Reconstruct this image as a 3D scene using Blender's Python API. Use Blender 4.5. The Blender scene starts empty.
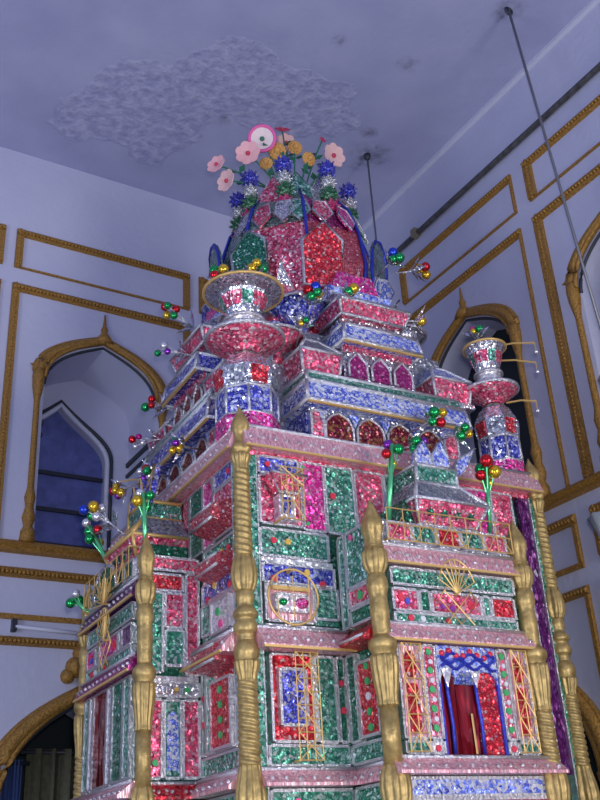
import bpy, bmesh, math, random
from mathutils import Vector, Matrix
random.seed(7)
PI = math.pi
SC = bpy.context.scene
COL = SC.collection
sin, cos = math.sin, math.cos

# ------------------------------------------------------------------ materials
def new_mat(name):
    m = bpy.data.materials.new(name); m.use_nodes = True
    nt = m.node_tree
    return m, nt, nt.nodes['Principled BSDF']

def node(nt, t, **kw):
    n = nt.nodes.new(t)
    for k, v in kw.items(): setattr(n, k, v)
    return n

def simple(name, col, rough=.5, metal=0., bump=0., bscale=40., var=0.):
    m, nt, b = new_mat(name)
    b.inputs['Base Color'].default_value = (*col, 1)
    b.inputs['Roughness'].default_value = rough
    b.inputs['Metallic'].default_value = metal
    if bump or var:
        tc = node(nt, 'ShaderNodeTexCoord'); nz = node(nt, 'ShaderNodeTexNoise')
        nz.inputs['Scale'].default_value = bscale; nz.inputs['Detail'].default_value = 4
        nt.links.new(tc.outputs['Object'], nz.inputs['Vector'])
        if bump:
            bp = node(nt, 'ShaderNodeBump'); bp.inputs['Strength'].default_value = bump
            bp.inputs['Distance'].default_value = .02
            nt.links.new(nz.outputs['Fac'], bp.inputs['Height'])
            nt.links.new(bp.outputs['Normal'], b.inputs['Normal'])
        if var:
            r = node(nt, 'ShaderNodeValToRGB')
            r.color_ramp.elements[0].position = .3; r.color_ramp.elements[1].position = .7
            r.color_ramp.elements[0].color = (*[c*(1-var) for c in col], 1)
            r.color_ramp.elements[1].color = (*[min(1, c*(1+var*.5)) for c in col], 1)
            nt.links.new(nz.outputs['Fac'], r.inputs['Fac'])
            nt.links.new(r.outputs['Color'], b.inputs['Base Color'])
    return m

def foil(name, col, light=None, dark=None, scale=60., k=.85, silver=.22, metal=.6, rough=.27, stretch=(1, 1, 1), darkness=.3):
    """embossed, crinkled foil paper: printed colour with bare silver flecks, every cell tilted its own way"""
    m, nt, b = new_mat(name)
    light = light or tuple(min(1, c*.45+.5) for c in col)
    dark = dark or tuple(c*.3 for c in col)
    tc = node(nt, 'ShaderNodeTexCoord'); mp = node(nt, 'ShaderNodeMapping')
    mp.inputs['Scale'].default_value = stretch
    vo = node(nt, 'ShaderNodeTexVoronoi'); vo.inputs['Scale'].default_value = scale*1.6
    nz = node(nt, 'ShaderNodeTexNoise'); nz.inputs['Scale'].default_value = scale*.7
    L = nt.links.new
    L(tc.outputs['Object'], mp.inputs['Vector']); L(mp.outputs['Vector'], vo.inputs['Vector']); L(mp.outputs['Vector'], nz.inputs['Vector'])
    sep = node(nt, 'ShaderNodeSeparateColor'); L(vo.outputs['Color'], sep.inputs['Color'])
    r1 = node(nt, 'ShaderNodeValToRGB'); e = r1.color_ramp.elements
    e[0].position = 0; e[0].color = (*dark, 1); e[1].position = darkness; e[1].color = (*col, 1)
    x = e.new(1-silver-.08); x.color = (*col, 1)
    x = e.new(1-silver*.8); x.color = (*[.5*a+.5*c for a, c in zip(light, col)], 1)
    x = e.new(1-silver*.3); x.color = (*light, 1)
    x = e.new(1.0); x.color = (.92, .92, .96, 1)
    L(sep.outputs['Red'], r1.inputs['Fac'])
    # little printed motif: bare spot in the middle of each cell
    mr = node(nt, 'ShaderNodeMapRange'); mr.inputs['From Min'].default_value = .15; mr.inputs['From Max'].default_value = .36
    mr.inputs['To Min'].default_value = .62; mr.inputs['To Max'].default_value = 0
    L(vo.outputs['Distance'], mr.inputs['Value'])
    mx = node(nt, 'ShaderNodeMix', data_type='RGBA'); L(mr.outputs['Result'], mx.inputs['Factor'])
    L(r1.outputs['Color'], mx.inputs['A']); mx.inputs['B'].default_value = (*light, 1)
    L(mx.outputs['Result'], b.inputs['Base Color'])
    sub = node(nt, 'ShaderNodeVectorMath', operation='SUBTRACT'); L(vo.outputs['Color'], sub.inputs[0]); sub.inputs[1].default_value = (.5, .5, .5)
    scl = node(nt, 'ShaderNodeVectorMath', operation='SCALE'); L(sub.outputs['Vector'], scl.inputs[0]); scl.inputs['Scale'].default_value = k
    geo = node(nt, 'ShaderNodeNewGeometry')
    bp = node(nt, 'ShaderNodeBump'); bp.inputs['Strength'].default_value = .5; bp.inputs['Distance'].default_value = .01
    L(nz.outputs['Fac'], bp.inputs['Height'])
    add = node(nt, 'ShaderNodeVectorMath', operation='ADD'); L(bp.outputs['Normal'], add.inputs[0]); L(scl.outputs['Vector'], add.inputs[1])
    nrm = node(nt, 'ShaderNodeVectorMath', operation='NORMALIZE'); L(add.outputs['Vector'], nrm.inputs[0])
    L(nrm.outputs['Vector'], b.inputs['Normal'])
    b.inputs['Metallic'].default_value = metal; b.inputs['Roughness'].default_value = rough
    return m

F = {}
F['pink'] = foil('foil_pink', (.72, .075, .17), (.93, .58, .64), scale=52, silver=.26)
F['red'] = foil('foil_red', (.62, .02, .04), (.9, .35, .35), scale=55, silver=.12)
F['rose'] = foil('foil_rose', (.42, .05, .08), (.75, .4, .42), scale=70, silver=.08, k=.5, metal=.4)
F['magenta'] = foil('foil_magenta', (.75, .03, .30), (.95, .45, .7), scale=60, silver=.2)
F['green'] = foil('foil_green', (.045, .24, .16), (.50, .76, .70), (.005, .07, .05), scale=54, silver=.28)
F['dgreen'] = foil('foil_dark_green', (.015, .15, .085), (.2, .5, .4), (.004, .04, .025), scale=62, silver=.1)
F['blue'] = foil('foil_blue', (.055, .065, .48), (.65, .7, .93), (.01, .01, .12), scale=52, silver=.3)
F['lblue'] = foil('foil_silver_blue', (.09, .15, .62), (.80, .86, .97), (.04, .06, .40), scale=52, silver=.5, metal=.35)
F['grey'] = foil('foil_grey_green', (.17, .27, .25), (.5, .6, .58), (.05, .08, .08), scale=62, silver=.12)
F['slate'] = foil('foil_slate', (.27, .29, .36), (.6, .62, .7), (.1, .11, .14), scale=50, silver=.15)
F['silver'] = foil('foil_silver', (.62, .63, .68), (.9, .9, .95), (.25, .26, .3), scale=70, silver=.4, k=.8, rough=.22, metal=.95)
F['palepink'] = foil('foil_pale_pink', (.70, .36, .41), (.88, .68, .71), (.5, .18, .24), scale=60, silver=.2, stretch=(1.6, 1.6, .2), k=.5, metal=.45)
F['purple'] = foil('foil_purple', (.12, .01, .13), (.4, .2, .45), scale=50, silver=.04, stretch=(1, 1, .4))
F['maroon'] = foil('foil_maroon', (.17, .008, .035), (.6, .32, .10), (.04, .002, .01), scale=50, silver=.16)
F['plum'] = foil('foil_plum', (.36, .02, .18), (.65, .2, .5), (.07, .003, .03), scale=55, silver=.12)
F['glass_red'] = foil('foil_dark_red_sheet', (.20, .004, .014), (.42, .02, .04), (.05, .0, .005), scale=14, silver=.02, k=.3, rough=.22, stretch=(1.5, 1.5, .4))
F['white'] = foil('foil_white', (.72, .72, .78), (.95, .95, .97), (.4, .35, .5), scale=60, silver=.4, k=.7, rough=.3, metal=.7)
F['silverstrip'] = simple('silver_tape', (.60, .60, .64), .28, .85, .6, 90)
M_BLUE = simple('blue_tape', (.03, .045, .42), .35, .5, .3, 60)
M_GOLDC = simple('gold_painted_wood', (.40, .285, .105), .42, .5, .25, 30, .35)
M_GOLDW = simple('gold_wire', (.58, .38, .13), .4, .35)
M_GOLDT = simple('gold_wall_moulding', (.38, .20, .04), .5, .3, .5, 70, .45)
M_BRASS = simple('dull_brass', (.30, .27, .17), .4, .6)
M_STEM = simple('green_wire', (.03, .16, .10), .5)
M_GSTEM = simple('green_foil_stem', (.12, .55, .25), .25, .6)
M_BALL = {n: simple('bauble_'+n, c, .16, .8) for n, c in dict(red=(.6, .02, .03), green=(.02, .35, .10), gold=(.75, .48, .04), blue=(.03, .07, .6), silver=(.75, .75, .8), pink=(.75, .05, .35), violet=(.25, .04, .4)).items()}
M_ROS = {n: simple('rosette_'+n, c, .4, .2, .3, 90) for n, c in dict(red=(.62, .03, .07), green=(.04, .36, .12), gold=(.65, .42, .08), blue=(.05, .08, .5), silver=(.6, .62, .68), pink=(.72, .08, .28), violet=(.22, .04, .36)).items()}
M_TINSEL = {n: foil('tinsel_'+n, c, scale=130, silver=.1, k=1.0, metal=.5, rough=.35) for n, c in dict(blue=(.03, .04, .5), green=(.01, .16, .06), pink=(.7, .03, .22), red=(.5, .02, .05)).items()}
M_TINSEL['silver'] = foil('tinsel_silver', (.6, .62, .65), scale=130, silver=.4, k=1.0, metal=.7)
M_PET = {n: simple('petal_'+n, c, .7, 0, .2, 60) for n, c in dict(white=(.75, .62, .62), pink=(.75, .40, .42), pale=(.72, .46, .44), orange=(.62, .33, .09), red=(.5, .04, .10), rim=(.72, .12, .35)).items()}
M_PIPE = simple('dark_conduit', (.09, .09, .095), .45, .3, .3, 20, .5)
M_WIRE = simple('grey_rod', (.20, .20, .23), .45, .5)
M_GLASS = simple('frosted_shade', (.36, .40, .42), .35)
M_BSHADE = simple('blue_shade_lip', (.12, .16, .5), .4)
M_SHUT = simple('blue_painted_boards', (.12, .15, .42), .6, 0, .2, 12, .25)
M_DARKLINE = simple('dark_moulding', (.025, .03, .045), .5)
M_WHITEPAINT = simple('white_paint', (.58, .60, .72), .6)
M_DARK = simple('dark_interior', (.012, .020, .026), .8)  # near-black colour stands in for the shade inside the rooms behind
M_CURT = simple('olive_curtain', (.13, .13, .085), .9, 0, .3, 30, .3)
M_GAPB = simple('blue_gap_strip', (.07, .13, .40), .9)
M_FLOOR = simple('stone_floor', (.38, .37, .38), .5, 0, .2, 8, .15)

def wall_mat():
    m, nt, b = new_mat('lavender_limewash'); L = nt.links.new
    tc = node(nt, 'ShaderNodeTexCoord'); nz = node(nt, 'ShaderNodeTexNoise'); nz.inputs['Scale'].default_value = 1.2; nz.inputs['Detail'].default_value = 8
    L(tc.outputs['Object'], nz.inputs['Vector'])
    r = node(nt, 'ShaderNodeValToRGB'); e = r.color_ramp.elements
    e[0].position = .3; e[0].color = (.47, .49, .66, 1); e[1].position = .7; e[1].color = (.535, .545, .70, 1)
    L(nz.outputs['Fac'], r.inputs['Fac']); L(r.outputs['Color'], b.inputs['Base Color'])
    n2 = node(nt, 'ShaderNodeTexNoise'); n2.inputs['Scale'].default_value = 18; n2.inputs['Detail'].default_value = 6
    L(tc.outputs['Object'], n2.inputs['Vector'])
    bp = node(nt, 'ShaderNodeBump'); bp.inputs['Strength'].default_value = .25; bp.inputs['Distance'].default_value = .02
    L(n2.outputs['Fac'], bp.inputs['Height']); L(bp.outputs['Normal'], b.inputs['Normal'])
    b.inputs['Roughness'].default_value = .8
    return m
M_WALL = wall_mat()

def ceiling_mat():
    """limewashed plaster with a large peeled, rough patch and soot-dark cracks"""
    m, nt, b = new_mat('peeling_ceiling_plaster'); L = nt.links.new
    tc = node(nt, 'ShaderNodeTexCoord')
    def noise(s, d=6):
        n = node(nt, 'ShaderNodeTexNoise'); n.inputs['Scale'].default_value = s; n.inputs['Detail'].default_value = d
        L(tc.outputs['Object'], n.inputs['Vector']); return n
    def math_(op, a, bb=None):
        n = node(nt, 'ShaderNodeMath', operation=op)
        for i, v in enumerate((a, bb)):
            if v is None: continue
            if isinstance(v, (int, float)): n.inputs[i].default_value = v
            else: L(v, n.inputs[i])
        return n.outputs[0]
    big = noise(2.2, 8); fine = noise(16, 8)
    def blob(cx, cy, rx, ry, soft=.93):
        mp = node(nt, 'ShaderNodeMapping'); mp.vector_type = 'POINT'
        mp.inputs['Location'].default_value = (-cx/rx, -cy/ry, 0); mp.inputs['Scale'].default_value = (1/rx, 1/ry, 0)
        L(tc.outputs['Object'], mp.inputs['Vector'])
        ln = node(nt, 'ShaderNodeVectorMath', operation='LENGTH'); L(mp.outputs['Vector'], ln.inputs[0])
        d = math_('ADD', ln.outputs['Value'], math_('MULTIPLY', math_('SUBTRACT', big.outputs['Fac'], .5), 1.9))
        mr = node(nt, 'ShaderNodeMapRange'); mr.inputs['From Min'].default_value = 1.0; mr.inputs['From Max'].default_value = soft
        L(d, mr.inputs['Value']); return mr.outputs['Result']
    patch = math_('MAXIMUM', blob(2.15, 5.45, .62, .55), blob(2.85, 4.95, .75, .40))
    smut = None
    for cx, cy, r_ in ((4.06, 3.39, .10), (4.03, 5.13, .16), (3.75, 4.15, .10), (3.15, 4.2, .07), (2.75, 5.3, .09), (3.9, 4.9, .07)):
        bl = blob(cx, cy, r_*1.2, r_*1.2, .2)
        smut = bl if smut is None else math_('MAXIMUM', smut, bl)
    base = node(nt, 'ShaderNodeValToRGB'); e = base.color_ramp.elements
    e[0].position = .3; e[0].color = (.32, .345, .54, 1); e[1].position = .7; e[1].color = (.40, .415, .61, 1)
    L(big.outputs['Fac'], base.inputs['Fac'])
    pr = node(nt, 'ShaderNodeValToRGB'); e = pr.color_ramp.elements
    e[0].position = .35; e[0].color = (.29, .305, .50, 1); e[1].position = .65; e[1].color = (.42, .43, .62, 1)
    L(fine.outputs['Fac'], pr.inputs['Fac'])
    mx = node(nt, 'ShaderNodeMix', data_type='RGBA'); L(patch, mx.inputs['Factor']); L(base.outputs['Color'], mx.inputs['A']); L(pr.outputs['Color'], mx.inputs['B'])
    mx2 = node(nt, 'ShaderNodeMix', data_type='RGBA'); L(math_('MULTIPLY', smut, math_('MULTIPLY', math_('POWER', fine.outputs['Fac'], 3.0), 3.2)), mx2.inputs['Factor'])
    L(mx.outputs['Result'], mx2.inputs['A']); mx2.inputs['B'].default_value = (.10, .10, .16, 1)
    L(mx2.outputs['Result'], b.inputs['Base Color'])
    h = math_('ADD', math_('MULTIPLY', math_('MULTIPLY', fine.outputs['Fac'], patch), 2.2), math_('ADD', math_('MULTIPLY', patch, -.6), math_('MULTIPLY', fine.outputs['Fac'], .35)))
    bp = node(nt, 'ShaderNodeBump'); bp.inputs['Strength'].default_value = .32; bp.inputs['Distance'].default_value = .03
    L(h, bp.inputs['Height']); L(bp.outputs['Normal'], b.inputs['Normal'])
    b.inputs['Roughness'].default_value = .85
    return m
M_CEIL = ceiling_mat()

# ------------------------------------------------------------------ mesh helper
class B:
    def __init__(s, M=None):
        s.v = []; s.f = []; s.M = M or Matrix(); s.sm = []
    def add(s, vs, fs, smooth=False):
        o = len(s.v)
        s.v += [s.M @ Vector(p) for p in vs]
        for f in fs: s.f.append([i+o for i in f]); s.sm.append(smooth)
        return s
    def box(s, x0, x1, y0, y1, z0, z1):
        return s.add([(x0,y0,z0),(x1,y0,z0),(x1,y1,z0),(x0,y1,z0),(x0,y0,z1),(x1,y0,z1),(x1,y1,z1),(x0,y1,z1)],
                     [(0,3,2,1),(4,5,6,7),(0,1,5,4),(1,2,6,5),(2,3,7,6),(3,0,4,7)])
    def frustum(s, a, z0, b, z1):     # a, b = (x0,x1,y0,y1)
        return s.add([(a[0],a[2],z0),(a[1],a[2],z0),(a[1],a[3],z0),(a[0],a[3],z0),(b[0],b[2],z1),(b[1],b[2],z1),(b[1],b[3],z1),(b[0],b[3],z1)],
                     [(0,3,2,1),(4,5,6,7),(0,1,5,4),(1,2,6,5),(2,3,7,6),(3,0,4,7)])
    def loft(s, rings, cap=True, smooth=False):
        n = len(rings[0]); vs = [p for r in rings for p in r]; fs = []
        for i in range(len(rings)-1):
            for j in range(n):
                fs.append((i*n+j, i*n+(j+1)%n, (i+1)*n+(j+1)%n, (i+1)*n+j))
        if cap: fs.append(tuple(range(n-1, -1, -1))); fs.append(tuple((len(rings)-1)*n+j for j in range(n)))
        return s.add(vs, fs, smooth)
    def lathe(s, prof, n=24, c=(0,0,0), mod=None, smooth=True, ph=0.):
        rings = []
        for r, z in prof:
            ring = []
            for j in range(n):
                t = 2*PI*j/n+ph; rr = r*(mod(t, z) if mod else 1)
                ring.append((c[0]+rr*cos(t), c[1]+rr*sin(t), c[2]+z))
            rings.append(ring)
        return s.loft(rings, True, smooth)
    def prism(s, pts, y0, y1):        # pts in (x,z), extruded along y
        n = len(pts)
        vs = [(x, y0, z) for x, z in pts]+[(x, y1, z) for x, z in pts]
        fs = [tuple(range(n)), tuple(range(2*n-1, n-1, -1))]+[(i, i+n, (i+1) % n+n, (i+1) % n) for i in range(n)]
        return s.add(vs, fs)
    def profx(s, pts, x0, x1):        # pts in (y,z), extruded along x
        n = len(pts)
        vs = [(x0, y, z) for y, z in pts]+[(x1, y, z) for y, z in pts]
        fs = [tuple(range(n-1, -1, -1)), tuple(range(n, 2*n))]+[(i, (i+1) % n, (i+1) % n+n, i+n) for i in range(n)]
        return s.add(vs, fs)
    def tube(s, pts, r, n=6, closed=False):
        pts = [Vector(p) for p in pts]; rings = []; N = len(pts)
        rr = r if hasattr(r, '__len__') else [r]*N
        for i, p in enumerate(pts):
            if closed: d = pts[(i+1) % N]-pts[i-1]
            else: d = pts[min(i+1, N-1)]-pts[max(i-1, 0)]
            d.normalize(); up = Vector((0,0,1)) if abs(d.z) < .9 else Vector((1,0,0))
            a = d.cross(up).normalized(); b2 = d.cross(a)
            rings.append([tuple(p+(a*cos(2*PI*j/n+.4)+b2*sin(2*PI*j/n+.4))*rr[i]) for j in range(n)])
        if closed: rings.append(rings[0]); return s.loft(rings, False, True)
        return s.loft(rings, True, n > 5)
    def ball(s, c, r, n=10, m=6, sq=1.):
        prof = [(max(r*sin(PI*i/m), 1e-4), -r*cos(PI*i/m)*sq) for i in range(m+1)]
        return s.lathe(prof, n, c)
    def star(s, c, r, k=44):          # tinsel pompom: a ball of pointed tufts
        c = Vector(c); s.ball(c, r*.68, 10, 6)
        for i in range(k):
            z = 1-2*(i+.5)/k; t = i*2.39996; q = math.sqrt(1-z*z)
            d = Vector((q*cos(t), q*sin(t), z)); a = d.orthogonal().normalized(); b2 = d.cross(a); w = r*.2
            p0 = c+d*r*.6
            vs = [p0+a*w, p0+(-a*.5+b2*.87)*w, p0+(-a*.5-b2*.87)*w, c+d*r*random.uniform(.92, 1.12)]
            s.add([tuple(x) for x in vs], [(0,1,3),(1,2,3),(2,0,3)])
        return s
    def build(s, name, mat, parent=None):
        me = bpy.data.meshes.new(name)
        me.from_pydata([tuple(p) for p in s.v], [], s.f); me.materials.append(mat)
        bm = bmesh.new(); bm.from_mesh(me)
        bmesh.ops.recalc_face_normals(bm, faces=bm.faces[:]); bm.to_mesh(me); bm.free()
        for p, sm in zip(me.polygons, s.sm): p.use_smooth = sm
        me.update()
        o = bpy.data.objects.new(name, me); COL.objects.link(o)
        if parent: o.parent = parent
        return o

def tag(o, label, cat, group=None):
    o['label'] = label; o['category'] = cat
    if group: o['group'] = group
    return o
def structure(o): o['kind'] = 'structure'; return o

# ------------------------------------------------------------------ frames
CAM = Vector((0, 0, 1.6))
TY = -0.0383903
O = Vector((1.88158, 3.52966, 0))
BASE = Matrix.Translation(O) @ Matrix.Rotation(TY, 4, 'Z')
def face_matrix(side):       # local frame of one side: x along it, y going in, z up
    if side == 'front': return BASE
    return BASE @ Matrix.Translation((0, 1.7, 0)) @ Matrix.Rotation(-PI/2, 4, 'Z')
def thing(name, label, cat, W, at=(0,0,0), group=None):
    """Empty at the thing's base; its parts are written in the side's frame W and shifted to the Empty"""
    o = bpy.data.objects.new(name, None); COL.objects.link(o)
    o.empty_display_size = .1
    o.matrix_world = W @ Matrix.Translation(at)
    tag(o, label, cat, group)
    o['_s'] = 0; del o['_s']
    SH[o.name] = Matrix.Translation((-at[0], -at[1], -at[2]))
    return o
SH = {}
def bb(th, M=None): return B(SH[th.name] @ (M or Matrix()))

def edge_frame(b, a0, a1, z0, z1, w=.006, d=.016):
    for x0, x1, y0, y1 in ((a0-w, a0+w, z0, z1), (a1-w, a1+w, z0, z1), (a0+w, a1-w, z0-w, z0+w), (a0+w, a1-w, z1-w, z1+w)):
        b.box(x0, x1, -d, .004, y0, y1)

def panel(th, a0, a1, z0, z1, mat, M=None, d=.010, edging=True, studs=None, name='foil_panel', edge_mat=None):
    p = bb(th, M).box(a0, a1, -d, .004, z0, z1).build(name, F[mat] if isinstance(mat, str) else mat, th)
    if edging:
        e = bb(th, M); edge_frame(e, a0, a1, z0, z1, d=d+.007)
        e.build('silver_edging', edge_mat or F['silverstrip'], p)
    if studs:
        for colr, lst in studs.items():
            for a, z, r in lst: bb(th, M).prism([(a+r*cos(2*PI*j/16)*(1 if j % 2 else .85), z+r*sin(2*PI*j/16)*(1 if j % 2 else .85)) for j in range(16)], -d-.007, -d+.002).build('paper_rosette', M_ROS[colr], p)
    return p

def chajja(th, a0, a1, z0, z1, proj, mat, M=None, gold=True, name='cornice', y=0.):
    pts = [(y+.005, z1), (y-proj*.35, z1), (y-proj*.45, z1-.012), (y-proj, z0+.012), (y-proj, z0), (y+.005, z0)]
    p = bb(th, M).profx(pts, a0, a1).build(name, F[mat], th)
    e = bb(th, M)
    e.tube([(a0, y-proj*.42, z1), (a1, y-proj*.42, z1)], .009)
    n = int((a1-a0)/.06)
    for i in range(n):
        x = a0+(a1-a0)*(i+.5)/n; t = .55
        e.ball((x, y-proj*(.45+.55*t)-.004, z1+(z0-z1)*t), .009, 6, 4)
    e.build('silver_beading', F['silverstrip'], p)
    if gold:
        bb(th, M).box(a0, a1, y-proj-.006, y-proj+.004, z0-.004, z0+.006).build('gold_braid', M_GOLDW, p)
    return p

def lattice(th, a0, a1, z0, z1, nx, nz, M=None, y=-.028, r=.0028, diag=True, ring=False):
    b = bb(th, M)
    for i in range(nx+1):
        a = a0+(a1-a0)*i/nx; b.tube([(a, y, z0), (a, y, z1)], r, 4)
    for i in range(nz+1):
        z = z0+(z1-z0)*i/nz; b.tube([(a0, y, z), (a1, y, z)], r, 4)
    if diag:
        for j in range(0, nz, 2):
            za, zb = z0+(z1-z0)*j/nz, z0+(z1-z0)*min(j+2, nz)/nz
            b.tube([(a0, y-.003, za), (a1, y-.003, zb)], r, 4); b.tube([(a1, y-.003, za), (a0, y-.003, zb)], r, 4)
    b.box(a0-.004, a0+.004, y, -.004, z0-.004, z0+.004); b.box(a1-.004, a1+.004, y, -.004, z1-.004, z1+.004)
    return b.build('gold_wire_lattice', M_GOLDW, th)

def arch_pts(cx, w, zs, za, n=12, pw=.18):
    L = []
    for i in range(n+1):
        t = PI/2*i/n
        L.append((w*cos(t), zs+(za-zs)*((1-pw)*sin(t)+pw*(t/(PI/2))**4)))
    return [(cx+x, z) for x, z in L]+[(cx-x, z) for x, z in L[-2::-1]]

# ------------------------------------------------------------------ columns
def twist(r, pitch=.027, k=2, amp=.17):
    return lambda t, z: .93+amp*abs(cos(k*t/2+PI*z/pitch))
def flute(k=9, amp=.22): return lambda t, z: .88+amp*abs(cos(k*t/2))
CS = .86
def seg(th, name, prof, mod=None, n=30, fine=0):
    if fine:
        out = []
        for (r0, z0), (r1, z1) in zip(prof, prof[1:]):
            m = max(1, int(abs(z1-z0)/fine))
            out += [(r0+(r1-r0)*i/m, z0+(z1-z0)*i/m) for i in range(m)]
        prof = out+[prof[-1]]
    return B().lathe([(r*CS, z) for r, z in prof], n*2 if mod else n, (0,0,0), mod).build(name, M_GOLDC, th)
def smooth_prof(pts, m=4):
    out = []
    for i in range(len(pts)-1):
        p0, p1, p2, p3 = pts[max(i-1, 0)], pts[i], pts[i+1], pts[min(i+2, len(pts)-1)]
        for j in range(m):
            t = j/m
            out.append(tuple(max(.002, .5*((2*p1[k])+(-p0[k]+p2[k])*t+(2*p0[k]-5*p1[k]+4*p2[k]-p3[k])*t*t+(-p0[k]+3*p1[k]-3*p2[k]+p3[k])*t**3)) if k == 0 else p1[k]+(p2[k]-p1[k])*t for k in (0, 1)))
    return out+[pts[-1]]

def tall_column(label, W, at):
    th = thing('gold_column', label, 'column', W, at, 'tall gold columns of the foil shrine')
    seg(th, 'bud_finial', smooth_prof([(.004, 3.575), (.016, 3.545), (.040, 3.505), (.048, 3.47), (.036, 3.42), (.040, 3.39), (.052, 3.372), (.054, 3.355), (.042, 3.335)]), lambda t, z: 1+.10*cos(4*t+PI/4*5), 32)
    seg(th, 'capital', smooth_prof([(.044, 3.34), (.050, 3.325), (.038, 3.29), (.036, 3.262)]), flute(12))
    seg(th, 'twisted_shaft', [(.040, 3.265), (.043, 2.87)], twist(.04), 14, .0032)
    seg(th, 'fluted_bulb', smooth_prof([(.040, 2.872), (.050, 2.85), (.060, 2.80), (.058, 2.75), (.044, 2.715)]), flute())
    seg(th, 'ringed_neck', smooth_prof([(.042, 2.718), (.046, 2.69), (.040, 2.655), (.056, 2.635), (.060, 2.615), (.046, 2.598), (.058, 2.575), (.058, 2.55), (.044, 2.535), (.044, 2.51)]))
    seg(th, 'ball_capital', smooth_prof([(.044, 2.512), (.058, 2.49), (.062, 2.465), (.056, 2.44), (.050, 2.425)]))
    seg(th, 'petal_collar', smooth_prof([(.056, 2.432), (.052, 2.40), (.042, 2.37), (.041, 2.35)]), flute(12))
    seg(th, 'twisted_shaft', [(.044, 2.355), (.048, 2.035)], twist(.04), 14, .0032)
    seg(th, 'fluted_foot', smooth_prof([(.046, 2.038), (.050, 2.01), (.063, 1.95), (.066, 1.90), (.050, 1.84), (.055, 1.80)]), flute())
    seg(th, 'twisted_shaft', [(.048, 1.81), (.052, .30)], twist(.04), 12, .0067)
    seg(th, 'base', smooth_prof([(.055, .31), (.075, .26), (.06, .2), (.085, .12), (.085, 0)]))
    return th
def short_column(label, W, at, twisted=True, k=1.):
    global CS
    CS = .86*k
    th = thing('gold_column', label, 'column', W, at, 'short gold columns at the bay corners')
    seg(th, 'bud_finial', smooth_prof([(.004, 3.075), (.016, 3.045), (.042, 2.99), (.050, 2.95), (.040, 2.90), (.040, 2.872), (.046, 2.86)]), lambda t, z: 1+.12*cos(4*t+PI), 32)
    seg(th, 'fluted_bulb', smooth_prof([(.040, 2.862), (.056, 2.84), (.058, 2.80), (.050, 2.77), (.036, 2.745)]), flute())
    seg(th, 'ringed_neck', smooth_prof([(.038, 2.748), (.050, 2.725), (.052, 2.69), (.042, 2.655), (.046, 2.60), (.044, 2.54), (.042, 2.49)]))
    seg(th, 'ball_capital', smooth_prof([(.044, 2.492), (.066, 2.472), (.068, 2.445), (.056, 2.425), (.052, 2.41)]))
    seg(th, 'petal_collar', smooth_prof([(.060, 2.415), (.060, 2.36), (.052, 2.30), (.044, 2.245), (.046, 2.22)]), flute(12))
    if twisted: seg(th, 'twisted_shaft', [(.043, 2.225), (.046, 2.0)], twist(.04), 14, .0032)
    else: seg(th, 'plain_shaft', [(.042, 2.225), (.044, 2.0)])
    seg(th, 'fluted_foot', smooth_prof([(.046, 2.005), (.060, 1.97), (.066, 1.92), (.060, 1.87), (.050, 1.83)]), flute())
    seg(th, 'twisted_shaft' if twisted else 'plain_shaft', [(.046, 1.835), (.05, .30)], twist(.04) if twisted else None, 12, .0067)
    seg(th, 'base', smooth_prof([(.055, .31), (.075, .26), (.06, .2), (.085, .12), (.085, 0)]))
    CS = .86
    return th

FR, LF = face_matrix('front'), face_matrix('left')
tall_column('tall gold twisted column at the near corner, between the front and left sides of the shrine', FR, (0, 0, 0))
tall_column('tall gold twisted column at the far right corner of the shrine, against the lavender wall', FR, (1.69, 0, 0))
short_column('short gold column with a plain shaft left of the red doorway', FR, (.46, -.30, 0), False)
short_column('short gold column right of the red doorway, twisted below', FR, (1.24, -.30, 0), True)
short_column('short gold column with a plain shaft at the near corner of the left bay', LF, (1.28, -.28, 0), False, .86)
short_column('leftmost gold column, thin and dark with a twisted shaft, behind the left bay', LF, (.44, -.28, 0), True, .86)

# ------------------------------------------------------------------ lower storey
TW = thing('shrine_tower', 'broad lower storey of the foil covered shrine, panelled in green, pink and blue', 'shrine', FR, (.85, .85, 0))
core = bb(TW)
core.box(.03, 1.67, .03, 1.67, 0, 3.36)
core.build('wall_core', F['dgreen'], TW)
bb(TW).box(0.0, 1.7, 0.0, 1.7, 3.34, 3.47).build('roof_slab', F['pink'], TW)
bb(TW).box(-.05, 1.75, -.05, 1.75, 0, .25).build('plinth', F['silver'], TW)
Lm = Matrix.Translation((0, 1.7, 0)) @ Matrix.Rotation(-PI/2, 4, 'Z')     # left side in the shrine's frame

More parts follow.
